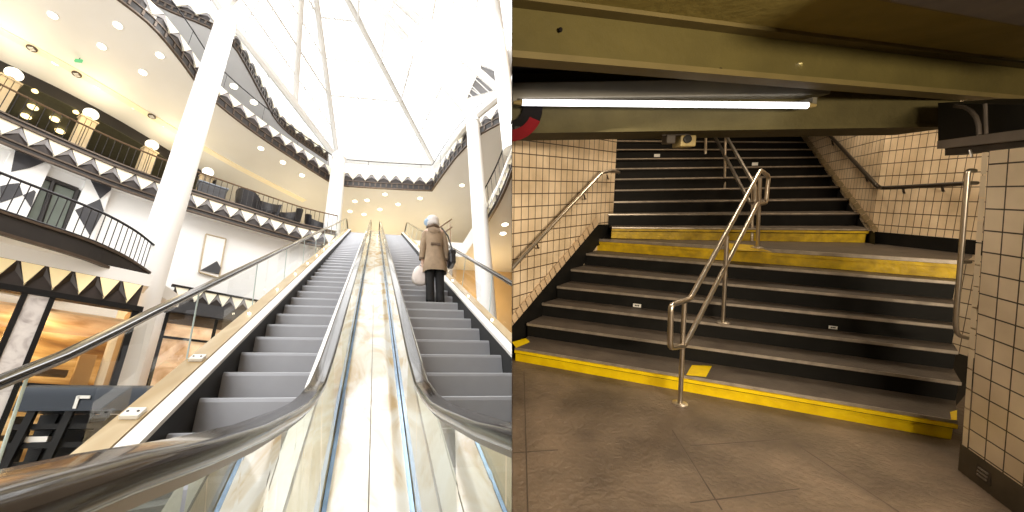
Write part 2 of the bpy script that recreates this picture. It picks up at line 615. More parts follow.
def escalator(label, u_in_rail, u_out_rail, u_in_glass, u_out_glass, u_s0, u_s1, sign):
    """sign -1: the left escalator, +1: the right one; s0 inner, s1 outer edge of the steps"""
    t = thing('escalator', label, 'escalator', ((u_s0 + u_s1) / 2, 1.0, -1.0))
    # steps
    mb = MB()
    pitch, rise = .343, .343 * TAN
    lo, hi = min(u_s0, u_s1), max(u_s0, u_s1)
    h0 = .853
    z0 = line_z(h0, -1.3)
    # one step: rounded riser, tread and ribs in one mesh
    prof = [(0, z0 - rise), (.0, z0 - .03), (.008, z0 - .008), (.03, z0), (pitch + .02, z0), (pitch + .02, z0 - rise)]
    mb.add([(lo, h0 + a, b) for a, b in prof] + [(hi, h0 + a, b) for a, b in prof],
           [(0, 1, 7, 6), (1, 2, 8, 7), (2, 3, 9, 8), (3, 4, 10, 9), (4, 5, 11, 10), (5, 0, 6, 11), (0, 5, 4, 3, 2, 1), (6, 7, 8, 9, 10, 11)])
    n = 44
    st = mb.build('step', M['step'], t)
    for k in range(1, n + 1):
        inst(st, t, (0, pitch * k, rise * k))
    # bottom and top landing plates
    MB().box(((lo + hi) / 2, .05, -1.02), (hi - lo, 2.0, .04)).build('landing_plate', M['steel'], t)
    he = h0 + pitch * (n + 1)
    MB().box(((lo + hi) / 2, he + 1.0, z0 + rise * n - .02), (hi - lo, 2.0, .04)).build('landing_plate', M['steel'], t)
    # skirts (dark, beside the steps) and the covers over them
    for us, ug in ((u_s0, u_in_glass), (u_s1, u_out_glass)):
        sg = 1 if ug > us else -1
        mb = MB()
        hs = deck_hs(-1.0, 18.0, 18)
        fr = [(Vector((us + sg * .004, h, deck_z(h))), (1, 0, 0), (0, 0, 1)) for h in hs]
        mb.sweep(fr, [(0, -.02), (sg * .02, -.02), (sg * .02, -.62), (0, -.62)])
        mb.build('skirt_panel', M['stepdark'], t)
        wd = abs(ug - us)
        wh = .095 if wd > .15 else wd * .6
        deck_strip('skirt_cover', M['whitedeck'], t, us, us + sg * wh)
        deck_strip('deck_groove', M['seam'], t, us + sg * wh, us + sg * (wh + .012), -.008)
        deck_strip('deck_cover', M['tandeck'], t, us + sg * (wh + .012), ug)
    # handrails on their guides, glass panels below
    for u, ug, kind in ((u_in_rail, u_in_glass, 'in'), (u_out_rail, u_out_glass, 'out')):
        hr = MB().sweep(rail_frames(u), rrect(.066, .030, .012, -.003)).build('handrail', M['handrail'], t, smooth=True)
        MB().sweep(rail_frames(u), [(-.020, -.033), (.020, -.033), (.014, -.046), (-.014, -.046)]).build('handrail_guide', M['guide'], hr)
        edges = [-1.0] + [.55 + 1.32 * k for k in range(13)] + [17.6]
        for a, b in zip(edges, edges[1:]):
            mb = MB()
            hs = sorted(set([a + .006, b - .006] + [x for x in deck_hs(a, b, 3) if a + .01 < x < b - .01] + [x for x, _ in HRP if a + .02 < x < b - .02]))
            for x0, x1 in zip(hs, hs[1:]):
                mb.quad(Vector((ug, x0, deck_z(x0))), Vector((ug, x1, deck_z(x1))), Vector((u, x1, hr_z(x1) - .045)), Vector((u, x0, hr_z(x0) - .045)))
            g = mb.build('glass_panel', M['glass'] if kind == 'out' else M['glassin'], t)
            if kind == 'out':
                mb = MB()
                mb.tube([(ug, b, deck_z(b)), (u, b, hr_z(b) - .05)], .006, 6)
                mb.build('glass_joint', M['edgeglass'], g)
    # brackets and little lights on the outer cover
    sg = 1 if u_out_glass > u_s1 else -1
    for k in range(10):
        h = 2.52 + 1.32 * k * .5 if k < 2 else 3.2 + (k - 1) * 1.0
        x = Vector((1, 0, 0))
        y = Vector((0, math.cos(INC), math.sin(INC)))
        z = Vector((0, -math.sin(INC), math.cos(INC)))
        c = Vector((u_out_glass - sg * .075, h, deck_z(h))) + z * .012
        if k < 2:
            b = MB().box(c, (.09, .09, .024), x, y, z).build('bracket', M['whitedeck'], t, bevel=.004)
            for q in (-.025, .025):
                MB().lathe(c + x * q + z * .012, [(.007, 0), (.007, .004)], 8, z).build('screw', M['rail'], b)
        else:
            MB().lathe(c, [(.014, -.01), (.014, .004), (.008, .008)], 10, z).build('deck_light', M['lamp'], t)
    return t


escL = escalator('left escalator of empty grey steps with gold covers and glass sides', -.192, -1.31, -.152, -1.285, -.39, -1.045, -1)
escR = escalator('right escalator carrying the person in the taupe coat, cut by the frame edge', .226, 1.50, .217, 1.42, .42, 1.215, 1)

t = thing('center_deck', 'cream polished deck with seams rising between the two escalators', 'escalator deck', (.03, 1.0, -1.0))
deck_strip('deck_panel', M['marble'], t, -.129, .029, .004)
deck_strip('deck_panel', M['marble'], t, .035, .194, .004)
deck_strip('seam', M['seam'], t, .029, .035, 0.)
deck_strip('edge_channel', M['bluestrip'], t, -.147, -.129, .008)
deck_strip('edge_channel', M['bluestrip'], t, .194, .213, .008)
mb = MB()
hs = deck_hs(-1.0, 18.0, 18)
mb.sweep([(Vector((0, h, deck_z(h) - .03)), (1, 0, 0), (0, 0, 1)) for h in hs], [(-.33, 0), (.37, 0), (.37, -.5), (-.33, -.5)])
mb.build('truss_cover', M['stepdark'], t)

# ---- plan curves ----------------------------------------------------------------------------------------------
P1 = [(-8.2, 6.2), (-7.6, 7.0), (-7.1, 7.7), (-6.75, 8.15), (-6.3, 8.7), (-6.0, 9.2), (-5.78, 9.9), (-5.7, 10.7)]
P2 = [(-13.2, 7.4), (-11.6, 9.1), (-10.55, 10.35), (-9.7, 11.3), (-8.6, 12.4), (-7.4, 13.35), (-6.6, 13.85), (-4.85, 14.9), (-3.2, 15.85), (-1.7, 16.4)]
P3a = [(-8.9, 8.0), (-8.3, 9.1), (-7.55, 10.1), (-7.15, 11.3), (-6.88, 12.5), (-6.4, 13.5), (-5.3, 15.05), (-3.8, 16.75), (-2.3, 18.35)]
P3b = [(-2.3, 18.45), (.3, 18.4), (3.0, 18.25)]
P3c = [(3.0, 18.25), (3.4, 16.5), (3.85, 14.9), (4.5, 13.5), (5.6, 12.3)]
P4 = [(-11.5, 11.0), (-9.0, 12.4), (-7.5, 13.0), (-6.75, 13.7), (-6.4, 15.0), (-6.05, 16.8), (-5.4, 19.0), (-3.2, 21.5)]
R1 = resample(P1, pitch=.25)
R2 = resample(P2, pitch=.4)
R3 = resample(P3a, pitch=.4) + resample(P3b, pitch=.6) + resample(P3c, pitch=.4)
R4 = resample(P4, pitch=.5)

# ---- floors, soffits, walls (structure) -------------------------------------------------------------------------
structure(MB().prism([(-24, -6), (5, -6), (13, 10), (13, 32), (-24, 32)], -1.3, -1.0).build('floor', M['floor']))


def slab(name, edge, rest, z0, z1, m):
    poly = [(p.x, p.y) for p, _, _ in edge] + rest
    return structure(MB().prism(poly, z0, z1).build(name, m))


slab('upper_floor_slab', [r for r in R2], [(-1.6, 16.7), (2.2, 16.7), (4.2, 16.7), (4.35, 14.0), (4.4, 11.8), (4.25, 9.8), (3.9, 7.0), (14, 7), (14, 32), (-24, 32), (-24, 7.4)], 7.86, 8.6, M['soffit'])
slab('ceiling', R3, [(14, 12.3), (14, 32), (-24, 32), (-24, 8.0)], 12.5, 13.4, M['soffit'])
slab('upper_gallery_slab', R4, [(-3.2, 32), (-24, 32), (-24, 11.0)], 16.4, 17.2, M['greysoffit'])
slab('gallery_slab', R1, [(-5.6, 12.5), (-9, 12.2), (-11.5, 9.6), (-9.2, 6.2)], 3.76, 4.10, M['soffit'])
# white curved wall below the upper floor edge
W2 = [(p + n * .45, t, n) for p, t, n in R2]
structure(band(MB(), W2, 0, .25, -1.0, 7.86).build('wall_left', M['white']))
structure(MB().box((0, 27, 10.5), (40, .3, 4)).build('wall_far', M['goldwall']))
structure(MB().box((-7, 27, 16.5), (30, .3, 6)).build('wall_far_upper', M['white']))
structure(MB().box((9, 18.4, 3.4), (10, .3, 8.9)).build('wall_right', M['tanwall']))
structure(MB().box((1.2, 21.5, 3.4), (6.0, .3, 8.9)).build('wall_under_landing', M['white']))
structure(MB().box((-24, 12, 8), (.3, 40, 24)).build('wall_left_outer', M['white']))
# band of darker cove line in the soffit, following the edge
cove = resample([(-14.2, 9.0), (-12.4, 11.0), (-11.3, 12.1), (-10.1, 13.5), (-8.9, 15.0), (-7, 17.3), (-4, 20.2)], pitch=.6)
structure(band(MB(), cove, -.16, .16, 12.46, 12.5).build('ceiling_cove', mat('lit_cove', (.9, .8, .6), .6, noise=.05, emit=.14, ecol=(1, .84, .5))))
# shops on the upper floor: dark fascia, low dark ceiling, brown back wall
PW = resample([(-16.5, 9.2), (-14.3, 11.4), (-13.2, 12.4), (-12.0, 13.5), (-10.7, 15.0), (-9.2, 17.2), (-8.2, 18.8)], pitch=.5)
structure(band(MB(), PW, 0, .15, 12.02, 12.5).build('shop_fascia', M['darkband']))
poly = [(p.x, p.y) for p, _, _ in PW] + [(-11, 27), (-24, 27), (-24, 9.2)]
structure(MB().prism(poly, 12.0, 12.05).build('shop_ceiling', M['oliveint']))
bw = [(p + n * 3.6, t, n) for p, t, n in PW]
structure(band(MB(), bw, 0, .2, 8.6, 12.0).build('shop_back_wall', M['brownint']))


# ---- triangular friezes ------------------------------------------------------------------------------------------
def frieze(label, rs, z0, z1, tri, facet, back, out=.10, fill=.92, group=None, name='triangle_frieze'):
    mid = rs[len(rs) // 2][0]
    t = thing(name, label, 'frieze', (mid.x, mid.y, z0), group=group)
    strip(MB(), rs, -.012, z0, -.012, z1).build('backing_board', back, t)
    hgt = z1 - z0
    tips = []
    for (p, tt, n), (q, t2, n2) in zip(rs, rs[1:]):
        a, b = p.lerp(q, .5 - fill / 2), p.lerp(q, .5 + fill / 2)
        c = (p + q) / 2 - (n + n2) * .5 * out
        A, B, Cc = v2(a - n * .03, z1 - .01), v2(b - n2 * .03, z1 - .01), v2(c, z0 + hgt * .10)
        Bk = v2((p + q) / 2 - (n + n2) * .5 * .015, z0 + hgt * .08)
        mb = MB().tri(A, Cc, B)
        mb.add([A, Cc, Bk, B], [(0, 2, 1), (1, 2, 3)])
        mb.build('triangle_panel', tri, t)
        tips.append((Cc, p, n))
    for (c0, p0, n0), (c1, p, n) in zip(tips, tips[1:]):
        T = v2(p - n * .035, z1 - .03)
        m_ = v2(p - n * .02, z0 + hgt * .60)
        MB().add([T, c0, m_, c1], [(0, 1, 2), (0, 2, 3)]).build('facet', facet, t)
    return t


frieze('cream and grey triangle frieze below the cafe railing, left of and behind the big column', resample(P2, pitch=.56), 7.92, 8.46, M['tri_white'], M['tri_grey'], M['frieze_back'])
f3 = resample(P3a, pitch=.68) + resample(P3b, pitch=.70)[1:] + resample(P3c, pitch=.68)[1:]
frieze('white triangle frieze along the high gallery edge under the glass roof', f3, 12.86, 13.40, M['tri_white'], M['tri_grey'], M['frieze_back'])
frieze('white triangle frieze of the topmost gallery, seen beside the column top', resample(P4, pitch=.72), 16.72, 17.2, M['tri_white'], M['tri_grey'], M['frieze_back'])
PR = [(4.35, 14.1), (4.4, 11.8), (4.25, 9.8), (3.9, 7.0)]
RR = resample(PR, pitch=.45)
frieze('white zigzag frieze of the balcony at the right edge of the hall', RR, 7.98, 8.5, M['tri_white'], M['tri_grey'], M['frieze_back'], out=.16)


def ribbed_band(label, rs, z0, z1, o, ribs=True):
    mid = rs[len(rs) // 2][0]
    t = thing('edge_band', label, 'edge trim', (mid.x, mid.y, z0))
    band(MB(), rs, -o, .05, z0, z1).build('band', M['darkband'], t)
    band(MB(), rs, -o - .03, .02, z0 - .03, z0 + .03).build('lower_molding', M['nosing'], t)
    band(MB(), rs, -o - .03, .02, z1 - .03, z1 + .02).build('upper_molding', M['nosing'], t)
    if ribs:
        for (p, tt, n), (q, t2, n2) in zip(rs, rs[1:]):
            k = max(1, int(round((q - p).length / .27)))
            for i in range(k):
                c = p.lerp(q, (i + .5) / k) - n * (o + .02)
                if c.x > .346 * c.y + 1.2 or len([x for x in t.children if x.name.startswith('rib')]) > 96: continue
                MB().box(v2(c, (z0 + z1) / 2), (.07, .04, (z1 - z0) * .62), (tt.x, tt.y, 0), (n.x, n.y, 0)).build('rib', M['nosing'], t)
    return t


ribbed_band('dark ribbed band below the white triangles of the high gallery', R3, 12.5, 12.84, .04)
ribbed_band('dark ribbed band along the topmost gallery edge', R4, 16.4, 16.70, .04)
ribbed_band('dark brown band along the edge of the lowest curved balcony', R1, 3.72, 4.12, .03, ribs=False)
t = ribbed_band('thin brown edge strip under the cafe railing above the cream triangles', R2, 8.48, 8.62, .06, ribs=False)
t = ribbed_band('dark strip under the cream triangles at the top of the white wall', R2, 7.76, 7.93, .03, ribs=False)
ribbed_band('dark underside strip of the balcony at the right edge of the hall', RR, 7.80, 7.97, .03, ribs=False)


# ---- railings ------------------------------------------------------------------------------------------------------
def railing(label, rs, z0, z1, mr, mbal, r=.022, rb=.011, off=.06, low=True, step=1, mid=False):
    c = rs[len(rs) // 2][0]
    t = thing('railing', label, 'railing', (c.x, c.y, z0))
    pts = [v2(p + n * off, z1) for p, _, n in rs]
    MB().tube(pts, r, 8).build('top_rail', mr, t, smooth=True)
    if low:
        MB().tube([q + Vector((0, 0, z0 + .08 - z1)) for q in pts], r * .6, 6).build('bottom_rail', mr, t)
    if mid:
        MB().tube([q + Vector((0, 0, (z0 - z1) * .25)) for q in pts], r * .5, 6).build('middle_rail', mr, t)
    src = None
    for k, q in enumerate(pts):
        if k % step: continue
        if src is None:
            src = MB().tube([v2(q, z0), v2(q, z1)], rb, 6).build('baluster', mbal, t)
            o = q
        else:
            inst(src, t, (q.x - o.x, q.y - o.y, 0))
    return t


railing('dark railing with pale bars along the cafe balcony on the upper floor', resample(P2, pitch=.20), 8.62, 9.5, M['railbrown'], M['baluster'], r=.03, rb=.012)
railing('black railing of the lowest curved balcony left of the big column', resample(P1, pitch=.15), 4.12, 4.9, M['rail'], M['baluster'], r=.03, rb=.011)
railing('thin dark railing of the high gallery beside the column', R3, 13.4, 14.3, M['rail'], M['rail'], r=.022, rb=.010, low=False, step=5)
railing('thin railing of the topmost gallery under the roof', R4, 17.2, 18.1, M['rail'], M['rail'], r=.02, rb=.010, low=False, step=4)
railing('curved glass balcony railing at the right edge of the hall', resample(PR, pitch=.5), 8.6, 9.5, M['rail'], M['rail'], r=.03, rb=.010)
# slanting brown rails at the head of the right escalator
t = thing('stair_railing', 'slanting brown rails behind the person at the head of the escalator', 'railing', (3.3, 16.9, 8.6))
for dz in (0, -.45):
    MB().tube([(2.5, 16.9, 8.95 + dz), (3.75, 16.9, 10.0 + dz)], .035, 8).build('rail_bar', M['railbrown'], t, smooth=True)
for x, z in ((2.6, 9.0), (3.65, 9.9)):
    MB().tube([(x, 16.9, 8.6), (x, 16.9, z)], .025, 6).build('post', M['railbrown'], t)


# ---- columns ----------------------------------------------------------------------------------------------------------
def column(label, u, h, z0, z1, r):
    t = thing('column', label, 'column', (u, h, z0))
    MB().lathe((u, h, z0), [(r, 0), (r * .95, (z1 - z0) * .5), (r * .84, z1 - z0)], 32).build('shaft', M['white_column'], t, smooth=True)
    MB().lathe((u, h, z1), [(r * .84, -.02), (r * .95, .0), (r * .95, .2), (r * .6, .4)], 32).build('capital', M['white_column'], t, smooth=True)
    return t


column('thick round white column in front of the balconies on the left', -5.85, 11.05, -1.0, 14.3, .42)
column('slim round white column at the far end of the cafe railing', -2.0, 17.25, 8.6, 13.3, .40)
column('round white column behind the person by the right escalator', 3.88, 12.6, -1.0, 12.2, .33)
column('white column cut off by the right edge of the hall', 4.32, 9.9, 8.6, 16.5, .30)

# ---- glass roof ----------------------------------------------------------------------------------------------------------
apex = Vector((-3.85, 11.0, 21.8))
ring = [Vector(p) for p in [(-6.5, 11.8, 16), (-4.4, 16.5, 16), (-2.5, 20.8, 16), (3.6, 20.6, 16), (3.9, 12.7, 12.6), (4.7, 11.0, 12.4), (5.2, 7.5, 16), (3.0, 2.0, 16), (-4.0, -1.0, 16), (-8.5, 5.0, 16)]]
roof = thing('glass_roof', 'white steel and glass pyramid roof over the hall', 'glass roof', (-2, 11, 16))
for i, a in enumerate(ring):
    b = ring[(i + 1) % len(ring)]
    MB().tube([a, apex], .16, 8).build('rib', M['roofrib'], roof, smooth=True)
    MB().tube([a, b], .20, 8).build('ring_beam', M['roofrib'], roof, smooth=True)
    pane = MB().tri(a, b, apex).build('glass_facet', M['roofglass'], roof)
    mb = MB()
    for k in range(1, 6):
        t_ = k / 6
        mb.tube([a.lerp(apex, t_), b.lerp(apex, t_)], .035 if k % 2 else .05, 5)
    for k in range(1, 5):
        q = a.lerp(b, k / 5)
        mb.tube([q, q.lerp(apex, .85)], .025, 5)
    mb.build('glazing_bars', M['roofbar'], pane)
# small grey glazed gable at the right
t = thing('gable_window', 'grey triangular window with white bars under the roof at the right', 'window', (5.2, 14.0, 15.2))
g = [ony(dL(x, y), 14.4) for x, y in ((466, 100), (481, 66), (497, 72), (499, 90))]
MB().add(g, [(0, 1, 2, 3)]).build('pane', mat('grey_gable_glass', (.33, .34, .37), .2, noise=.1), t)
fw = Vector((0, -.05, 0))
for a, b in ((g[0], g[1]), (g[1], g[2]), (g[2], g[3]), (g[3], g[0]), (g[1].lerp(g[0], .35), g[3].lerp(g[2], .2)), (g[0].lerp(g[1], .3), g[0].lerp(g[3], .4))):
    MB().tube([a + fw, b + fw], .035, 6).build('bar', M['white_column'], t)


# ---- downlights, vents, exit sign ----------------------------------------------------------------------------------------
def downlight(x, y, z, label, r=.125):
    p = lz(x, y, z)
    t = thing('downlight', label, 'ceiling light', (p.x, p.y, z - .03), group='round recessed lights in the pale gallery ceilings')
    MB().lathe((p.x, p.y, z - .012), [(r * 1.25, .008), (r * 1.25, -.006), (r, -.012)], 16).build('trim_ring', M['white'], t)
    MB().lathe((p.x, p.y, z - .026), [(r, 0), (r, -.008)], 16).build('lens', M['lamp'], t)


DL = [(53, 15, 'round downlight nearest the upper left corner of the pale ceiling'), (118, 25, 'downlight on the left ceiling nearest the dark curved edge at the top'),
      (102, 46, 'downlight in the left ceiling above the green sign'), (160, 55, 'downlight close under the dark ribbed edge left of the column'),
      (143, 72, 'downlight left of the big column, the lower of two near it'), (5, 33, 'downlight at the left frame edge in the lit cove line'),
      (56, 62, 'downlight in the cove line between the two vents'), (98, 86, 'downlight in the cove line right of the second vent'),
      (135, 107, 'downlight in the cove line near the third globe lamp'), (165, 125, 'downlight in the cove line touching the big column'),
      (261, 148, 'first downlight right of the big column under the gallery'), (283, 162, 'second downlight right of the big column under the gallery'),
      (302, 175, 'third downlight right of the big column under the gallery'), (355, 201, 'downlight just right of the slim far column'),
      (367, 200, 'downlight second right of the slim far column'), (385, 194, 'downlight in the middle of the far ceiling, nearest the gallery edge'),
      (398, 204, 'downlight of the far ceiling above the right escalator'), (420, 198, 'rightmost downlight of the far ceiling, above the person'),
      (380, 209, 'downlight of the far ceiling above the center deck'), (350, 211, 'small far downlight beside the foot of the slim column'),
      (364, 214, 'lowest far downlight above the left escalator'), (462, 185, 'downlight left of the round column behind the person')]
for x, y, lb in DL: downlight(x, y, 12.5, lb)
for x, y, lb in ((254, 102, 'downlight in the grey topmost soffit, right of the big column'), (234, 86, 'downlight in the grey topmost soffit touching the big column')):
    downlight(x, y, 16.4, lb, .17)
for x, y, lb in ((505, 224, 'upper downlight under the right balcony'), (503, 233, 'lower downlight under the right balcony')):
    downlight(x, y, 7.86, lb, .13)
for x, y, lb in ((32, 48, 'oval vent in the cove line nearest the left edge'), (77, 74, 'oval vent in the middle of the cove line'), (152, 116, 'oval vent in the cove line near the big column')):
    p = lz(x, y, 12.46)
    t = thing('ceiling_vent', lb, 'vent', (p.x, p.y, 12.40), group='vents in the cove line')
    MB().lathe((p.x, p.y, 12.455), [(.15, 0), (.15, -.03), (.11, -.035)], 16).build('vent_frame', M['nosing'], t)
    mb = MB()
    for k in (-.06, 0, .06): mb.box((p.x, p.y + k, 12.415), (.16, .03, .02))
    mb.build('slats', M['soffit'], t)
p = lz(79, 60, 12.4)
t = thing('exit_sign', 'small green lit sign hanging under the left ceiling', 'sign', (p.x, p.y, 12.3))
MB().box((p.x, p.y, 12.36), (.22, .05, .12)).build('panel', M['green'], t)
MB().tube([(p.x, p.y, 12.44), (p.x, p.y, 12.5)], .012, 6).build('hanger', M['rail'], t)

# ---- globe lamps on cream pilasters on the upper floor --------------------------------------------------------------------
GL = [(14, 74, 'leftmost white globe lamp on a cream pilaster of the upper floor'), (91, 114, 'second white globe lamp from the left on the upper floor'),
      (152, 145, 'white globe lamp just left of the big column'), (208, 172, 'white globe lamp just right of the big column')]
for x, y, lb in GL:
    p = lz(x, y, 11.75)
    t = thing('globe_lamp', lb, 'lamp', (p.x, p.y, 11.4), group='globe lamps along the upper shops')
    MB().lathe((p.x, p.y, 11.75), [(.25 * math.sin(PI * k / 12), -.19 * math.cos(PI * k / 12)) for k in range(13)], 24).build('globe', M['globe'], t, smooth=True)
    MB().lathe((p.x, p.y, 11.50), [(.10, -.06), (.14, 0), (.10, .05)], 16).build('holder', M['railbrown'], t)
    t2 = thing('pilaster', 'cream ribbed pilaster under the ' + lb.split(' on ')[0].replace(' just', ''), 'pilaster', (p.x, p.y, 8.6), group='cream pilasters along the upper shops')
    d = Vector((.62, .78, 0))
    n = Vector((-.78, .62, 0))
    for k in (-1, 0, 1):
        MB().box(Vector((p.x, p.y, 10.02)) + d * k * .17, (.15, .26, 2.84), d, n).build('pilaster_rib', M['cream'], t2)
    MB().box(Vector((p.x, p.y, 11.43)), (.58, .34, .06), d, n).build('pilaster_cap', M['cream'], t2)
for x, y, lb in ((33, 107, 'warm lamp in the dark shop, left pair, upper'), (26, 116, 'warm lamp in the dark shop, left pair, lower'), (55, 119, 'warm lamp in the dark shop, right pair, upper'), (60, 131, 'warm lamp in the dark shop, right pair, lower'), (35, 91, 'small warm lamp in the dark shop just below the fascia'), (76, 112, 'small warm lamp in the dark shop near the second globe lamp')):
    p = lz(x, y, 11.9)
    t = thing('shop_lamp', lb, 'lamp', (p.x, p.y, 11.8), group='warm lamps inside the dark upper shop')
    r = .10 if y in (91, 112) else .17
    MB().lathe((p.x, p.y, 11.9), [(r * .5, .06), (r, 0), (r * .9, -.04), (r * .3, -.06)], 16).build('shade', M['shoplamp'], t, smooth=True)
    MB().tube([(p.x, p.y, 11.95), (p.x, p.y, 12.0)], .015, 6).build('stem', M['rail'], t)
# dark shop counter with a row of small black shapes seen through the railing
p = lz(118, 163, 9.6)
t = thing('shop_counter', 'long dark shelf with small black shapes behind the cafe railing', 'counter', (-10.6, 14.6, 8.6))
d, n = Vector((.68, .73, 0)), Vector((-.73, .68, 0))
c = Vector((-10.9, 15.2, 8.6))
MB().box(c + Vector((0, 0, .45)), (2.6, .5, .9), d, n).build('counter_body', M['darkband'], t)
for k in range(9):
    MB().box(c + d * (k - 4) * .28 + Vector((0, 0, 1.0)), (.16, .2, .2), d, n).build('black_box', M['black'], t)

# ---- wall details under the upper floor -------------------------------------------------------------------------------------
def wall_hit(x, y, off=.0):
    """where the sight line meets the curved white wall, plus wall tangent and normal"""
    d = dL(x, y)
    best = None
    for (p, t_, n), (q, _, _) in zip(W2, W2[1:]):
        a, b = p - n * off, q - n * off
        e = b - a
        den = d.x * e.y - d.y * e.x
        if abs(den) < 1e-9: continue
        s = (a.x * e.y - a.y * e.x) / den
        k = (a.x * d.y - a.y * d.x) / den
        if -.001 <= k <= 1.001 and s > 0:
            if best is None or s < best[0]: best = (s, e.normalized())
    if best is None: return d * 14, Vector((.8, .6))
    return d * best[0], best[1]


def wall_panel(mb, px, off):
    pts = [wall_hit(x, y, off)[0] for x, y in px]
    mb.add(pts, [tuple(range(len(pts)))])
    return pts


def pilaster(label, outline, darks, name='patterned_pilaster'):
    p, e = wall_hit(*outline[0], .1)
    t = thing(name, label, 'pilaster', (p.x, p.y, 4.1))
    pts = [wall_hit(x, y, .12)[0] for x, y in outline]
    u = [q.x for q in pts]
    n = Vector((-e.y, e.x, 0))
    a, b = min(pts, key=lambda q: q.x), max(pts, key=lambda q: q.x)
    z0, z1 = 4.1, 7.84
    c = (a + b) / 2
    w_ = Vector((b.x - a.x, b.y - a.y)).length
    MB().box(Vector((c.x, c.y, (z0 + z1) / 2)) + n * .06, (w_, .24, z1 - z0), (e.x, e.y, 0), n).build('pilaster_body', M['white'], t)
    for dk in darks:
        MB().add([wall_hit(x, y, .20)[0] for x, y in dk], [tuple(range(len(dk)))]).build('dark_diamond', M['charcoal'], t)
    return t


pilaster('left white pilaster with charcoal diamond shapes above the lowest balcony', [(12, 150), (44, 180)],
         [[(17, 141), (34, 148), (45, 162), (30, 168), (11, 172)], [(9, 184), (19, 183), (23, 195), (12, 199), (0, 203), (0, 186)], [(23, 195), (34, 190), (36, 192), (31, 208)]])
pilaster('right white pilaster with charcoal diamond shapes above the lowest balcony', [(78, 200), (104, 210)],
         [[(87, 173), (112, 182), (111, 190), (100, 199)], [(75, 210), (100, 199), (104, 211), (90, 236)]])
# glazed door between the pilasters
t = structure(MB().box((0, 0, 0), (.01, .01, .01)).build('door_1', M['black']))
bpy.data.objects.remove(t)
mb = MB()
wall_panel(mb, [(41, 176), (78, 190), (62, 236), (22, 222)], .03)
dr = structure(mb.build('door_1', M['dooglass']))
mb = MB()
for a, b in (((41, 176), (78, 190)), ((54, 181), (38, 228)), ((41, 176), (22, 222)), ((78, 190), (62, 236))):
    mb.tube([wall_hit(*a, .06)[0], wall_hit(*b, .06)[0]], .07, 6)
mb.build('door_frame', M['darkband'], dr)
# blank framed panel and dark triangles on the white wall right of the big column
mb = MB()
P = wall_panel(mb, [(206, 234), (226, 239), (219, 278), (199, 272)], .06)
t = thing('wall_panel', 'pale blank framed panel on the white wall right of the big column', 'wall panel', (P[3].x, P[3].y, P[3].z))
mb.build('panel', M['white'], t)
for a, b in zip(P, P[1:] + P[:1]):
    MB().tube([a, b], .03, 6).build('frame_bar', M['cream'], t)
for lb, tri_ in (('small charcoal triangle just above the escalator handrail on the white wall', [(201, 270), (217, 261), (221, 268), (219, 274)]), ('small charcoal triangle at the left end of the far shop frieze', [(169, 290), (186, 292), (177, 300), (168, 302)])):
    mb = MB()
    pts = [wall_hit(x, y, .10)[0] for x, y in tri_]
    e = wall_hit(*tri_[0])[1]
    n = Vector((-e.y, e.x, 0)) * .08
    k = len(pts)
    mb.add(pts + [q + n for q in pts], [tuple(range(k)), tuple(range(2 * k - 1, k - 1, -1))] + [(i, (i + 1) % k, k + (i + 1) % k, k + i) for i in range(k)])
    o = mb.build('wall_ornament', M['charcoal'])
    tag(o, lb, 'wall ornament')

# ---- shopfronts --------------------------------------------------------------------------------------------------------------
S0, SD = Vector((-7.2, 8.5, 0)), Vector((.815, .579, 0)).normalized()
SN = Vector((SD.y, -SD.x, 0))               # towards the hall


def shop_pt(x, y, off=0.):
    return onplane(dL(x, y), S0 + SN * off, SN)


def s_at(x, y):
    return (shop_pt(x, y) - S0).dot(SD)


def shop_box(mb, s0, s1, z0, z1, o0, o1):
    c = S0 + SD * (s0 + s1) / 2 + SN * (o0 + o1) / 2 + Vector((0, 0, (z0 + z1) / 2))
    return mb.box(c, (s1 - s0, abs(o1 - o0), z1 - z0), SD, SN)


sE = s_at(137, 306)
zf1, zf0 = shop_pt(90, 275).z, shop_pt(90, 299).z
rs = [((S0 + SD * (sE - .42 * k)).xy, SD.xy, -SN.xy) for k in range(11, -1, -1)]
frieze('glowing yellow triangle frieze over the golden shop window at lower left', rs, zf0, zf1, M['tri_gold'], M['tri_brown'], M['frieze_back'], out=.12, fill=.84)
t = thing('shopfront', 'golden lit shopfront at lower left under the curved balcony', 'shopfront', S0 + SD * (sE - 2) + Vector((0, 0, -1)))
sA, sB, sC = s_at(22, 300), s_at(29, 300), s_at(49, 300)
shop_box(MB(), sE - 5, sE + .12, zf1, 3.76, -.6, .02).build('lintel', M['soffit'], t)
shop_box(MB(), sE - 5, sE + .12, zf0 - .12, zf0, -.1, .1).build('transom', M['black'], t)
for s, w_ in ((sA, .09), (sC + .04, .09), (sE, .12)):
    shop_box(MB(), s - w_ / 2, s + w_ / 2, -1, zf0, -.1, .08).build('post', M['black'], t)
shop_box(MB(), sA + .05, sC, -1, zf0 - .12, -.3, .05).build('marble_pier', M['marblepil'], t)
for z in (1.15, 1.9):
    shop_box(MB(), sE - 5, sA, z - .03 + .2, z + .03 + .2, -.03, .03).build('glazing_bar', M['black'], t)
    shop_box(MB(), sC, sE, z - .03, z + .03, -.03, .03).build('glazing_bar', M['black'], t)
    break
shop_box(MB(), sE - 5, sA - .05, -1, zf0 - .12, -.01, 0).build('window_pane', M['shopglass'], t)
shop_box(MB(), sC + .09, sE - .06, -1, zf0 - .12, -.01, 0).build('window_pane', M['shopglass'], t)
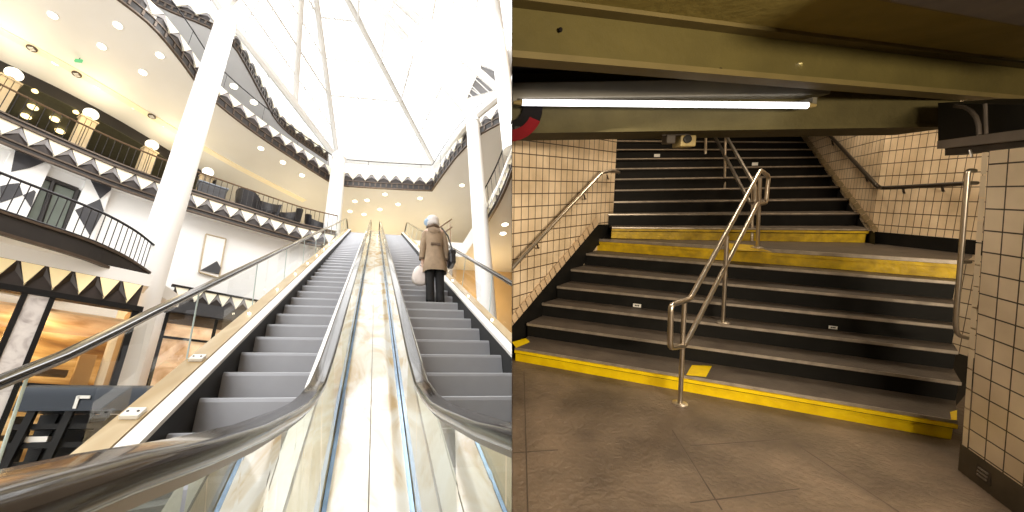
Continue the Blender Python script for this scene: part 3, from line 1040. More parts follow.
# lit interior
shop_box(MB(), sE - 6, sE, -1, zf0, -2.4, -2.3).build('back_wall', M['shopgold'], t)
shop_box(MB(), sE - 6, sE + .02, zf0 - .35, zf0 - .3, -2.3, -.1).build('shop_soffit', M['shoppink'], t)
shop_box(MB(), sE - .05, sE + .05, -1, zf0, -2.3, -.1).build('side_wall', M['tanwall'], t)
for k, (s, w_, z0, z1) in enumerate(((sC + .5, .5, 1.5, 1.62), (sC + 1.1, .9, .75, .86), (sC + .35, .7, .2, .3), (sE - .45, .3, .1, 2.0))):
    shop_box(MB(), s - w_ / 2, s + w_ / 2, z0, z1, -1.6, -1.2).build('shelf', M['brownint'] if k < 3 else M['tanwall'], t)
for k, (s, w_, z0, z1) in enumerate(((sC + (sE - sC) * .22, .3, -1, .62), (sC + (sE - sC) * .52, .36, -1, .75), (sC + (sE - sC) * .82, .3, -1, .68))):
    o = shop_box(MB(), s - w_ / 2, s + w_ / 2, z0, z1, -.9, -.5).build('display_stand', M['black'], None, bevel=.05)
    tag(o, ('left dark display stand behind the golden shop window', 'middle dark display stand behind the golden shop window', 'right dark display stand behind the golden shop window')[k], 'display stand', 'display stands in the golden shop')

# second, farther shopfront under the white wall right of the column
a2, b2 = wall_hit(163, 330, .35)[0], wall_hit(251, 330, .35)[0]
D2 = Vector((b2.x - a2.x, b2.y - a2.y, 0))
L2 = D2.length
D2.normalize()
N2 = Vector((D2.y, -D2.x, 0))
q = onplane(dL(205, 299), a2, N2)
zq = onplane(dL(205, 292), a2, N2).z
zr = onplane(dL(205, 306), a2, N2).z
rs = [((a2 + D2 * (L2 * k / 6)).xy, D2.xy, -N2.xy) for k in range(7)]
frieze('small cream triangle frieze over the far shop seen through the escalator glass', rs, zr, zq, M['tri_white'], M['tri_grey'], M['frieze_back'], out=.10)
t = thing('shopfront', 'far shopfront with a dark canopy seen through the left escalator glass', 'shopfront', a2 + Vector((0, 0, -1 - a2.z)))


def s2box(s0, s1, z0, z1, o0, o1):
    c = Vector((a2.x, a2.y, 0)) + D2 * (s0 + s1) / 2 + N2 * (o0 + o1) / 2 + Vector((0, 0, (z0 + z1) / 2))
    return MB().box(c, (s1 - s0, abs(o1 - o0), z1 - z0), D2, N2)


s2box(-.1, L2 + .1, zr - .42, zr, -.1, .25).build('canopy', M['charcoal'], t)
s2box(-.1, L2 + .1, zq, zq + .05, -.1, .08).build('frieze_cap', M['rail'], t)
s2box(0, L2, -1, zr - .42, -.02, .0).build('lit_window', M['shoppink'], t)
for s in (0, L2 * .55, L2):
    s2box(s - .05, s + .05, -1, zr - .42, 0, .06).build('post', M['black'], t)
s2box(0, L2, zr - 1.25, zr - 1.18, 0, .05).build('glazing_bar', M['black'], t)
s2box(0, L2, zr - .75, zr - .42, 0, .05).build('fascia', M['brownint'], t)

# ---- furniture ------------------------------------------------------------------------------------------------------------------
def tub_chair(x, y, ang, label, z=8.6):
    t = thing('tub_chair', label, 'chair', (x, y, z), group='dark tub chairs on the cafe balcony')
    R = Matrix.Rotation(ang, 3, 'Z') * 1.25
    o = Vector((x, y, z))
    mb = MB()
    n = 12
    vs, fs = [], []
    for k in range(n + 1):
        a = math.radians(-20 + 220 * k / n)
        hgt = .70 + .22 * math.sin(PI * k / n)
        for r, zz in ((.36, .25), (.42, hgt), (.34, hgt), (.29, .25)):
            vs.append(o + R @ Vector((math.cos(a) * r, math.sin(a) * r, zz)))
    for k in range(n):
        for j in range(4):
            p, q = k * 4 + j, k * 4 + (j + 1) % 4
            fs.append((p, q, q + 4, p + 4))
    fs += [(0, 1, 2, 3), (n * 4 + 3, n * 4 + 2, n * 4 + 1, n * 4)]
    mb.add(vs, fs).build('backrest', M['chair'], t, smooth=True)
    MB().lathe(o + Vector((0, 0, .25)), [(.30, 0), (.33, .06), (.31, .17), (.2, .2)], 20).build('seat', M['chair'], t, smooth=True)
    for sx in (-1, 1):
        for sy in (-1, 1):
            MB().tube([o + R @ Vector((sx * .2, sy * .2, .27)), o + R @ Vector((sx * .27, sy * .27, 0))], .02, 6).build('leg', M['rail'], t)
    return t


for (x, y, a, lb) in ((-5.35, 15.55, 2.6, 'dark tub chair on the cafe balcony nearest the big column'), (-4.55, 15.75, .4, 'tallest looking dark tub chair, second along the cafe railing'), (-3.75, 16.35, -.5, 'dark tub chair, third along the cafe railing'), (-2.72, 16.95, .9, 'dark tub chair nearest the slim far column')):
    tub_chair(x, y, a, lb)
for x, y, lb in ((-6.5, 14.75, 'grey cafe cabinet behind the railing right of the big column'),):
    t = thing('cabinet', lb, 'cabinet', (x, y, 8.6))
    MB().box((x, y, 9.0), (1.0, .5, .8), (.86, .5, 0), (-.5, .86, 0)).build('cabinet_body', M['charcoal'], t, bevel=.02)
    MB().box((x, y, 9.43), (1.08, .56, .05), (.86, .5, 0), (-.5, .86, 0)).build('cabinet_top', mat('slate_top', (.2, .23, .28), .4, noise=.1), t)

# black counter with a rounded glossy top at lower left, seen through the escalator glass
k = .62
A, B = lz(26, 384, k), lz(152, 385, k)
e = Vector((B.x - A.x, B.y - A.y, 0))
Lc = e.length
e.normalize()
nb = Vector((-e.y, e.x, 0))
t = thing('bar_counter', 'long black counter with rounded blue-lit top behind the escalator glass, lower left', 'counter', Vector((A.x, A.y, -1)) + e * Lc / 2)
MB().sweep([(Vector((A.x, A.y, k)) + e * s, nb, (0, 0, 1)) for s in (0, Lc)], [(-.05, -.26), (-.04, -.12), (0, -.04), (.06, 0), (.4, 0), (.46, -.08), (.46, -.26)]).build('rounded_top', M['bluetop'], t, smooth=True)
for z in (.22, .05, -.12):
    MB().box(Vector((A.x, A.y, z)) + e * Lc / 2 + nb * .2, (Lc * .96, .36, .05), e, nb).build('shelf', M['black'], t)
for s in (.06, .34, .62, .93):
    for o in (0., .4):
        MB().box(Vector((A.x, A.y, -.30)) + e * Lc * s + nb * o, (.07, .05, 1.4), e, nb, (0.12 * e.x, .12 * e.y, 1)).build('leg', M['black'], t)
MB().box(Vector((A.x, A.y, .1)) + e * Lc * .5 + nb * .42, (Lc, .03, .5), e, nb).build('back_panel', M['black'], t)
for s, z, w_, lb in ((.2, .10, .20, 'small white box on the black counter shelf, left one'), (.68, -.06, .12, 'small white box on the black counter shelf, middle one'), (.8, .10, .16, 'small white box on the black counter shelf, right one')):
    o = MB().box(Vector((A.x, A.y, z + .005)) + e * Lc * s + nb * .1, (w_, .12, .05), e, nb).build('white_box', M['whitedeck'])
    tag(o, lb, 'box', 'white boxes on the black counter')
o = MB().box(Vector((A.x, A.y, k - .13)) + e * Lc * .5 - nb * .055, (.11, .012, .03), e, nb).box(Vector((A.x, A.y, k - .18)) + e * (Lc * .5 - .05) - nb * .055, (.03, .012, .12), e, nb).build('white_mark', M['sticker'], t)

# ---- the person ---------------------------------------------------------------------------------------------------------------------
def skin_mesh(name, m, parent, chains, sub=2):
    """chains: list of [(point, radius), ...]; a chain whose first item is an int starts from that joint"""
    vs, es, rad = [], [], []
    loc = LOC[parent.name]
    for ch in chains:
        prev = None
        for it in ch:
            if isinstance(it, int):
                prev = it
                continue
            p, r = it
            vs.append(tuple(Vector(p) - loc))
            rad.append(r)
            if prev is not None: es.append((prev, len(vs) - 1))
            prev = len(vs) - 1
    me = bpy.data.meshes.new(name)
    me.from_pydata(vs, es, [])
    me.materials.append(m)
    o = bpy.data.objects.new(name, me)
    COL.objects.link(o)
    o.parent = parent
    LOC[o.name] = loc
    md = o.modifiers.new('skin', 'SKIN')
    md.use_smooth_shade = True
    for i, r in enumerate(rad):
        rr = r if isinstance(r, tuple) else (r, r)
        me.skin_vertices[0].data[i].radius = rr
    me.skin_vertices[0].data[0].use_root = True
    md2 = o.modifiers.new('sub', 'SUBSURF')
    md2.levels = sub
    md2.render_levels = sub
    return o


# stands on step: find the step whose tread carries the feet
kst = 13
fz = line_z(.853, -1.3) + .343 * TAN * kst
fh = .853 + .343 * kst + .16
fu = .92
Hs = 1.0                                     # size factor, 1.55 m person
pl = lambda x, y, z: Vector((fu + x * .76, fh + y * .88, fz + z * 0.99))
per = thing('person', 'person seen from behind in a taupe hooded coat and white hat riding the right escalator', 'person', (fu, fh, fz))
body = [
    [(pl(0, 0, .80), .11), (pl(0, -.005, .92), .115), (pl(-.005, -.01, 1.08), .125), (pl(-.01, .0, 1.20), .09), (pl(-.015, .015, 1.28), .05), (pl(-.02, .035, 1.36), .075), (pl(-.022, .04, 1.44), .075)],
    [3, (pl(-.15, 0, 1.19), .06), (pl(-.22, .0, .98), .045), (pl(-.235, .03, .78), .036), (pl(-.235, .04, .70), .03)],
    [3, (pl(.15, 0, 1.19), .06), (pl(.215, .0, .98), .045), (pl(.235, .02, .80), .036), (pl(.235, .03, .72), .03)],
    [0, (pl(-.085, 0, .72), .08), (pl(-.09, .01, .42), .055), (pl(-.09, -.01, .10), .04), (pl(-.09, .02, .045), .04), (pl(-.095, .12, .03), .03)],
    [0, (pl(.085, 0, .72), .08), (pl(.09, .01, .42), .055), (pl(.09, -.01, .10), .04), (pl(.09, .02, .045), .04), (pl(.095, .12, .03), .03)],
]
bo = skin_mesh('body', M['skin'], per, body, 2)
for sx in (-1, 1):
    wx = .235 * sx
    hz = .70 if sx < 0 else .72
    wy = .04 if sx < 0 else .03
    ch = [[(pl(wx, wy, hz + .01), .026), (pl(wx, wy + .005, hz - .05), .028), (pl(wx, wy + .01, hz - .075), .02)]]
    for f, ln in ((-.024, .055), (-.008, .066), (.008, .062), (.022, .048)):
        ch.append([1, (pl(wx, wy + f, hz - .08), .009), (pl(wx - .008 * sx, wy + f, hz - .08 - ln * .6), .008), (pl(wx - .028 * sx, wy + f, hz - .08 - ln), .007)])
    ch.append([1, (pl(wx - .01 * sx, wy + .035, hz - .05), .010), (pl(wx - .03 * sx, wy + .045, hz - .09), .008)])
    skin_mesh('hand', M['skin'], per, ch, 1)
# ears, nose on the head
for sx in (-1, 1):
    MB().lathe(pl(-.02 + sx * .078, .04, 1.385), [(.004, -.022), (.014, 0), (.004, .022)], 8).build('ear', M['skin'], per, smooth=True)
MB().add([pl(-.02, .118, 1.40), pl(-.034, .112, 1.37), pl(-.006, .112, 1.37), pl(-.02, .142, 1.375)], [(0, 1, 3), (0, 3, 2), (1, 2, 3), (0, 2, 1)]).build('nose', M['skin'], per)
for sx in (-1, 1):
    MB().lathe(pl(-.02 + sx * .03, .108, 1.40), [(.003, -.009), (.010, 0), (.003, .009)], 8, (0, 1, 0)).build('eye', M['black'], per)
MB().box(pl(-.02, .108, 1.335), (.045, .012, .010)).build('mouth', mat('lips', (.5, .2, .18), .5, noise=.1), per)


# coat: lofted elliptical rings plus sleeves
def loft(name, m, parent, rings, n=22, fold=0., smooth=True):
    vs, fs = [], []
    for i, (c, rx, ry) in enumerate(rings):
        for k in range(n):
            a = 2 * PI * k / n
            w_ = 1 + fold * math.sin(a * 5 + i * .7) * (1 - i / len(rings))
            vs.append(Vector(c) + Vector((math.cos(a) * rx * w_, math.sin(a) * ry * w_, 0)))
    for i in range(len(rings) - 1):
        for k in range(n):
            p, q = i * n + k, i * n + (k + 1) % n
            fs.append((p, q, q + n, p + n))
    fs.append(tuple(range((len(rings) - 1) * n, len(rings) * n)))
    return MB().add(vs, fs).build(name, m, parent, smooth=smooth)


coat = loft('coat', M['coat'], per, [(pl(0, -.01, .50), .185, .15), (pl(0, -.01, .56), .188, .15), (pl(0, -.008, .68), .170, .145), (pl(0, -.005, .82), .142, .128), (pl(-.003, -.005, .92), .132, .122), (pl(-.006, -.01, 1.06), .148, .130), (pl(-.01, -.008, 1.17), .152, .120), (pl(-.012, .0, 1.23), .105, .095), (pl(-.015, .01, 1.27), .065, .065)], fold=.05)
for sx in (-1, 1):
    q = [(pl(sx * .125, -.005, 1.19), .055), (pl(sx * .17, -.005, 1.16), .062), (pl(sx * .225, -.005, .98), .052), (pl(sx * .246, .02, .80), .044), (pl(sx * .248, .03, .735), .043)]
    MB().tube([a for a, _ in q], [b for _, b in q], 14).build('sleeve', M['coat'], coat, smooth=True)
    MB().tube([q[-1][0] + Vector((0, 0, .02)), q[-1][0] + Vector((0, 0, -.012))], .046, 14).build('cuff', M['coatdark'], coat, smooth=True)
# hood lying on the back, a half belt and the back seam
MB().add([pl(-.14, -.06, 1.245), pl(.11, -.06, 1.245), pl(.12, -.12, 1.18), pl(.06, -.150, 1.12), pl(-.02, -.160, 1.10), pl(-.10, -.150, 1.12), pl(-.15, -.12, 1.18), pl(-.02, -.175, 1.17), pl(-.02, -.10, 1.26)],
         [(0, 6, 7, 8), (8, 7, 2, 1), (6, 5, 7), (5, 4, 7), (4, 3, 7), (3, 2, 7)]).build('hood', M['coathood'], coat, smooth=True)
MB().box(pl(0, -.146, .93), (.15, .024, .04)).build('half_belt', M['coatdark'], coat, bevel=.006)
MB().tube([pl(0, -.166, .56), pl(0, -.160, .70), pl(0, -.136, .9)], .005, 6).build('back_seam', M['coatdark'], coat)
for sx in (-1, 1):
    q = [(pl(sx * .085, 0, .78), .085), (pl(sx * .092, .0, .60), .080), (pl(sx * .096, .01, .42), .070), (pl(sx * .098, 0, .2), .062), (pl(sx * .098, .0, .05), .064)]
    MB().tube([a for a, _ in q], [b for _, b in q], 16).build('trouser_leg', M['trouser'], per, smooth=True)
    MB().add([pl(sx * .095 + dx, dy, dz) for dx, dy, dz in ((-.045, -.06, 0), (.045, -.06, 0), (.05, .1, 0), (.0, .17, 0), (-.05, .1, 0), (-.04, -.05, .08), (.04, -.05, .08), (.04, .07, .07), (0, .15, .035), (-.04, .07, .07))],
             [(4, 3, 2, 1, 0), (5, 6, 7, 8, 9), (0, 1, 6, 5), (1, 2, 7, 6), (2, 3, 8, 7), (3, 4, 9, 8), (4, 0, 5, 9)]).build('shoe', M['leather'], per, smooth=True)
hc = pl(-.022, .035, 1.40)
MB().lathe(hc, [(.095, -.055), (.105, -.02), (.108, .02), (.10, .06), (.075, .095), (.035, .115)], 20).build('hat', M['hat'], per, smooth=True)
MB().lathe(hc, [(.100, -.075), (.114, -.06), (.116, -.03), (.102, -.018)], 20).build('hat_brim', M['hat'], per, smooth=True)
MB().lathe(hc, [(.09, -.085), (.102, -.10), (.10, -.075)], 18).build('hair', M['hair'], per, smooth=True)
MB().lathe(hc + Vector((-.085, -.02, -.02)), [(.02, -.06), (.05, -.03), (.055, .02), (.03, .06)], 14).build('hat_flap', M['hatblue'], per, smooth=True)
MB().tube([pl(-.10, -.04, 1.27), pl(-.02, -.085, 1.29), pl(.07, -.04, 1.28), pl(.06, .06, 1.27), pl(-.02, .09, 1.26), pl(-.1, .05, 1.27)], .03, 10).build('collar', M['coatdark'], per, smooth=True)
# plastic bag in the left hand
bx = pl(-.262, .045, 0)
t = thing('carrier_bag', 'pale pink plastic bag hanging from the left hand of the person', 'bag', (bx.x, bx.y, fz + .30))
vs = [((-.10, -.05, .03), (.10, -.05, .0), (.11, .05, .02), (-.09, .05, .0)), ((-.14, -.07, .12), (.13, -.06, .10), (.13, .07, .11), (-.13, .06, .12)), ((-.11, -.05, .26), (.11, -.05, .25), (.11, .05, .26), (-.10, .05, .25)), ((-.03, -.02, .35), (.03, -.02, .35), (.03, .02, .35), (-.03, .02, .35))]
mb = MB()
mb.add([Vector((bx.x - .03, bx.y, fz + .28)) + Vector(p) for r in vs for p in r], [(3, 2, 1, 0), (12, 13, 14, 15)] + [(i * 4 + k, i * 4 + (k + 1) % 4, i * 4 + 4 + (k + 1) % 4, i * 4 + 4 + k) for i in range(3) for k in range(4)])
bg = mb.build('bag_body', M['bagpink'], t, smooth=True)
sm = bg.modifiers.new('sub', 'SUBSURF')
sm.levels = sm.render_levels = 2
for dy in (-.012, .012):
    MB().tube([Vector((bx.x - .03, bx.y + dy, fz + .61)), Vector((bx.x - .012, bx.y + dy, fz + .66)), Vector((bx.x + .012, bx.y + dy, fz + .62))], .006, 6).build('bag_handle', M['bagpink'], t)
# black handbag at the right side
hx = pl(.335, -.03, 0)
t = thing('handbag', 'black leather handbag hanging at the right side of the person', 'bag', (hx.x, hx.y, fz + .62))
MB().box((hx.x, hx.y, fz + .72), (.10, .26, .22)).build('bag_body', M['leather'], t, bevel=.03)
MB().box((hx.x, hx.y, fz + .80), (.108, .268, .08)).build('flap', M['leather'], t, bevel=.02)
MB().tube([(hx.x, hx.y - .11, fz + .83), (hx.x - .05, hx.y - .05, fz + 1.1), (hx.x - .13, hx.y + .02, fz + 1.275), (hx.x - .06, hx.y + .10, fz + 1.1), (hx.x, hx.y + .11, fz + .83)], .012, 8).build('strap', M['leather'], t, smooth=True)

# ================================================================== THE UNDERGROUND PASSAGE WITH THE STAIRS
EYE, RI, RU = 1.65, .15, .16
ZF = -EYE
ZL = ZF + 7 * RI
W = 'R'


def pz(px, z): return rz(px[0], px[1], z)


Lp = [(515, 347), (527, 323), (542, 303), (557, 286), (571, 269), (583, 253), (597, 239)]
Rp = [(957, 420), (961, 382), (958, 351), (957, 326), (957, 304.5), (957, 281.5), (961, 261)]
LN = [pz(p, ZF + RI * (k + 1)) for k, p in enumerate(Lp)]
RN = [pz(p, ZF + RI * (k + 1)) for k, p in enumerate(Rp)]
fl, fr_ = rz(512, 361, ZF), rz(957, 441, ZF)
cornL = rz(612, 239, ZL)
cornR = rz(870, 243, ZL)
endR = rz(962, 253, ZL)

structure(MB().prism([(-8, -4), (7, -4), (7, 9), (-8, 9)], ZF - .2, ZF).build('floor', M['pfloor'], None, W))

stair = thing('staircase', 'lower flight of black stairs with grey treads and yellow first and last risers', 'staircase', (2.3, 3.6, ZF), W)


def stair_step(parent, a0, b0, a1, b1, z, rise, mr, nh=.022, extra=.35, nosem=None, lip=True, down=None):
    """a0,b0 left/right nosing ends of this step, a1,b1 of the next"""
    a0, b0, a1, b1 = (Vector((p.x, p.y, z)) for p in (a0, b0, a1, b1))
    fw = ((a1 - a0) + (b1 - b0)).normalized()
    d_ = (b0 - a0).normalized()
    dn = Vector((0, 0, -.03))
    ee = fw * .04
    st = MB().hexa([a0 + dn, b0 + dn, b1 + ee + dn, a1 + ee + dn], [a0, b0, b1 + ee, a1 + ee]).build('tread', M['ptread'], parent, W)
    nf = Vector((d_.y, -d_.x, 0))            # towards the viewer
    if nf.dot(fw) > 0: nf = -nf
    bk = -nf * .02
    rd = Vector((0, 0, -(down or rise)))
    r = MB().hexa([a0 + bk + rd, b0 + bk + rd, b0 + bk * 3 + rd, a0 + bk * 3 + rd], [a0 + bk + dn, b0 + bk + dn, b0 + bk * 3 + dn, a0 + bk * 3 + dn]).build('riser', mr, st, W)
    c = (a0 + b0) / 2 + nf * .004 + Vector((0, 0, -.012))
    MB().box(c - nf * .016, ((b0 - a0).length, .045, nh), d_, nf).build('nosing', nosem or M['pnose'], st, W)
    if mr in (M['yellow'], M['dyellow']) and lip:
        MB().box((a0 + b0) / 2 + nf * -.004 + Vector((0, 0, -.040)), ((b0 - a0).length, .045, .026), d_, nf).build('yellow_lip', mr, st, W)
        MB().box((a0 + b0) / 2 + nf * -.010 + Vector((0, 0, -.058)), ((b0 - a0).length, .03, .008), d_, nf).build('shadow_gap', M['pblack'], st, W)  # black strip painted in as the shade under the lip
    return st


for k in range(6):
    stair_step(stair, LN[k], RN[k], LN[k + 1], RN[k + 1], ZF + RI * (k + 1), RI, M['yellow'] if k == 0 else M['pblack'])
# landing: wedge between the two flights
u0l, u0r = rz(612, 239, ZL), rz(868, 243, ZL)
land = thing('landing', 'wedge-shaped grey landing with a yellow front edge between the two flights', 'landing', (3.5, 4.2, ZL - .15), W)
lp = [LN[6], RN[6], endR + Vector((.6, .3, 0)), Vector((u0r.x + .5, u0r.y + .3, ZL)), Vector((u0l.x, u0l.y + .4, ZL))]
MB().prism([(p.x, p.y) for p in lp], ZL - .03, ZL).build('landing_slab', M['ptread'], land, W)
d_ = (RN[6] - LN[6]).normalized()
nf = Vector((d_.y, -d_.x, 0))
LL = (RN[6] - LN[6]).length
MB().box((LN[6] + RN[6]) / 2 - nf * .03 + Vector((0, 0, -.09)), (LL, .04, .125), d_, nf).build('front_riser', M['dyellow'], land, W)
MB().box((LN[6] + RN[6]) / 2 - nf * .012 + Vector((0, 0, -.012)), (LL, .045, .03), d_, nf).build('nosing', M['pnose'], land, W)
MB().box((LN[6] + RN[6]) / 2 - nf * .005 + Vector((0, 0, -.045)), (LL, .03, .03), d_, nf).build('yellow_lip', M['dyellow'], land, W)
# yellow paint patch on the landing and on the first tread
for pts, z, par in (([(727, 243), (752, 245), (772, 252), (730, 250)], ZL + .003, land), ([(686, 375), (692, 365), (712, 366), (706, 377)], ZF + RI + .003, stair), ([(512, 342), (526, 338), (530, 342), (516, 348)], ZF + RI + .003, stair), ([(950, 412), (957, 410), (957, 420), (951, 420)], ZF + RI + .003, stair)):
    MB().add([rz(x, y, z) for x, y in pts], [tuple(range(len(pts)))]).build('yellow_patch', M['yellow'] if par is stair else M['dyellow'], par, W)

# upper flight
TL, TRt = .18, .37
dl = (u0l - u0r).normalized()
UL, UR = [], []
yl = [227, 211, 200, 188, 178, 167.5, 158, 150, 142, 135]
for n in range(15):
    z = ZL + RU * (n + 1)
    yy = u0l.y + .02 + TL * n
    UL.append(Vector((u0l.x + .02 * n, yy, z)))
    f = n / 9
    px = 868 + (800 - 868) * f
    gy = 4.42 + TRt * n * .98
    d = dR(px, 231 + (138 - 231) * f)
    q = d * (gy / d.y)
    UR.append(Vector((q.x, gy, z)))
UR[0] = Vector((u0r.x, u0r.y + .02, UR[0].z))
ust = thing('staircase', 'upper flight of black stairs rising from the landing under the olive beam', 'staircase', ((u0l.x + u0r.x) / 2, u0l.y, ZL), W)
for n in range(14):
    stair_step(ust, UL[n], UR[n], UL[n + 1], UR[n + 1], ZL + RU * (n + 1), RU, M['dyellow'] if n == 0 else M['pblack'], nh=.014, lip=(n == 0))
MB().prism([(UL[14].x, UL[14].y), (UR[14].x + 1, UR[14].y), (UR[14].x + 1, 13), (UL[14].x, 13)], UL[14].z - .05, UL[14].z).build('top_landing', M['ptread'], ust, W)
MB().hexa([u0l + Vector((-.3, .1, -1)), u0r + Vector((0, .1, -1)), UR[14] + Vector((0, .2, -4)), UL[14] + Vector((0, .2, -4))], [u0l + Vector((-.3, .1, -.0)), u0r + Vector((0, .1, -.0)), UR[14] + Vector((0, .2, -.2)), UL[14] + Vector((0, .2, -.2))]).build('stair_mass', M['pblack'], ust, W)
MB().prism([(p.x, p.y) for p in (LN[0] + Vector((.02, .1, 0)), RN[0] + Vector((0, .1, 0)), endR + Vector((.5, 0, 0)), cornL + Vector((.1, .2, 0)))], ZF, ZF + RI - .03).build('stair_base', M['pblack'], stair, W)

# ---- walls ------------------------------------------------------------------------------------------------------------------
def tile_quad(mb, a, b, z0, z1, u0=0., u1=None):
    L = (b.xy - a.xy).length
    u1 = u0 + L if u1 is None else u1
    mb.quad(v2(a, z0), v2(b, z0), v2(b, z1), v2(a, z1), [(u0, z0), (u1, z0), (u1, z1), (u0, z1)])
    return u1


wl0, wl1 = fl * 1.06, cornL * 1.06
wdir = (wl1 - wl0).xy.normalized()
wlen = (wl1 - wl0).xy.length
TWL = wlen / 18.0
M['tileL'] = tile_mat('cream_wall_tile_left', TWL, .132, (.93, .77, .58), (.86, .70, .51), (.10, .06, .035), ms=.006)
M['tileR'] = tile_mat('cream_wall_tile_right', .105, .132, (.95, .78, .58), (.88, .70, .50), (.14, .085, .05), ms=.005)
M['tileP'] = tile_mat('cream_pier_tile', .108, .113, (.90, .78, .62), (.84, .72, .56), (.06, .042, .03), ms=.004, dirt=.25)
a = Vector((wl0.x, wl0.y, 0)) - Vector((wdir.x, wdir.y, 0)) * 1.0
b = Vector((wl1.x, wl1.y, 0))
mb = MB()
u = tile_quad(mb, a, b, ZF, 2.6, -1.0)
wn = Vector((wdir.y, -wdir.x, 0))
c = b + Vector((-.25, 3.5, 0))
mb2 = mb
tile_quad(mb2, b, c, ZF, 2.6, u)
structure(mb.build('wall_left_passage', M['tileL'], None, W))
# black sloping stringer at its foot, with a border of slanting tiles
wp = Vector((wl0.x, wl0.y, 0)) + wn * .03


def onwl(x, y, o=.0): return onplane(dR(x, y), wp + wn * o, wn)


so = [onwl(x, y) for x, y in ((505, 336), (512, 327.5), (599, 224.5), (613, 224.5), (613, 240), (597, 246), (520, 352), (505, 372))]
k = len(so)
structure(MB().add(so + [q - wn * .029 for q in so], [tuple(range(k)), tuple(range(2 * k - 1, k - 1, -1))] + [(i, (i + 1) % k, k + (i + 1) % k, k + i) for i in range(k)]).build('baseboard_left', M['pblack'], None, W))
mb = MB()
n_ = 20
for i in range(n_):
    f0, f1 = (i + .06) / n_, (i + .94) / n_
    P0, P1_ = (505, 336), (599, 224.5)
    Q0, Q1 = (501, 328), (597, 217)
    def L_(A_, B_, f): return (A_[0] + (B_[0] - A_[0]) * f, A_[1] + (B_[1] - A_[1]) * f)
    mb.add([onwl(*L_(P0, P1_, f0), -.012), onwl(*L_(P0, P1_, f1), -.012), onwl(*L_(Q0, Q1, f1), -.012), onwl(*L_(Q0, Q1, f0), -.012)], [(0, 1, 2, 3)])
structure(mb.build('trim_1', mat('cream_border_tile', (.74, .56, .38), .35, noise=.2, nscale=9), None, W))

# right wall: beside the landing, then along the upper flight
rA, rB = Vector((endR.x - .02, endR.y - 1.2, 0)), Vector((cornR.x + .04, cornR.y + .05, 0))
rdir = (Vector((UR[9].x, UR[9].y, 0)) - Vector((UR[0].x, UR[0].y, 0))).normalized()
rC = rB + rdir * 6.5
mb = MB()
u = tile_quad(mb, rC, rB, ZF, 3.0, 0.)
tile_quad(mb, rB, rA, ZF, 3.0, u, u + 12.5 * .105 * (rB - rA).length / (Vector((endR.x, endR.y, 0)) - rB).length)
structure(mb.build('wall_right_passage', M['tileR'], None, W))
rn = Vector((-rdir.y, rdir.x, 0))
if rn.x > 0: rn = -rn


def onr(x, y, o=.02): return onplane(dR(x, y), rB + rn * o, rn)


so = [onr(x, y) for x, y in ((875, 231), (868, 231), (797, 131), (788, 119), (780, 119), (795, 150), (866, 245), (875, 246))]
k = len(so)
structure(MB().add(so, [tuple(range(k))]).build('stringer_right', M['pblack'], None, W))
mb = MB()
for i in range(18):
    f0, f1 = (i + .06) / 18, (i + .94) / 18
    P0, P1_ = (797, 131), (874, 233)
    Q0, Q1 = (802, 130), (879, 230)
    mb.add([onr(*L_(P0, P1_, f0), .03), onr(*L_(P0, P1_, f1), .03), onr(*L_(Q0, Q1, f1), .03), onr(*L_(Q0, Q1, f0), .03)], [(0, 1, 2, 3)])
structure(mb.build('trim_2', mat('worn_border_tile', (.50, .38, .22), .4, noise=.3, nscale=9), None, W))
# black plinth along the landing
sd = (rA - rB).normalized()
sn = Vector((sd.y, -sd.x, 0))
if sn.x > 0: sn = -sn


def onb(x, y, o=.02): return onplane(dR(x, y), rB + sn * o, sn)


ptop = (onb(874, 232).z + onb(930, 236).z) / 2
MB_ = MB().box((rA + rB) / 2 + sn * .015 + Vector((0, 0, (ptop + ZL) / 2)), ((rA - rB).length, .03, ptop - ZL), sd, sn)
structure(MB_.build('baseboard_right', M['pblack'], None, W))

# pier with cream tiles at the right edge
B0 = rz(959, 470, ZF)
pd = Vector((-.37, -.93, 0)).normalized()
d = dR(980.5, 152)
T0 = d * (B0.y / d.y)
T0 = Vector((T0.x, T0.y, T0.z))
pn = Vector((pd.y, -pd.x, 0))
if pn.x > 0: pn = -pn                        # towards the stairs
bz = ZF + .17
b_at = lambda z: B0.lerp(T0, (z - B0.z) / (T0.z - B0.z))
pier = thing('pier', 'cream tiled pier with a dirty dark base at the right edge', 'pier', B0, W)
P0, P1_ = b_at(bz), T0
mb = MB()
ln = 1.1
q0, q1 = P0 + pd * ln, P1_ + pd * ln
bw = .05
mb.quad(P0 + pd * bw, q0, q1, P1_ + pd * bw, [(0, P0.z), (ln - bw, P0.z), (ln - bw, P1_.z), (0, P1_.z)])
mb.quad(q0, q0 - pn * .4, q1 - pn * .4, q1, [(0, P0.z), (.4, P0.z), (.4, P1_.z), (0, P1_.z)])
mb.quad(P0 - pn * .4 + pd * bw, P0 + pd * bw, P1_ + pd * bw, P1_ - pn * .4 + pd * bw, [(0, P0.z), (.4, P0.z), (.4, P1_.z), (0, P1_.z)])
mb.quad(P1_ + pd * bw, q1, q1 - pn * .4, P1_ - pn * .4 + pd * bw, [(0, 0), (1, 0), (1, .4), (0, .4)])
mb.build('tile_face', M['tileP'], pier, W)
mb = MB()
nb_ = 14
M['tileB'] = mat('cream_bullnose_tile', (.84, .72, .56), .3, noise=.12, nscale=8)
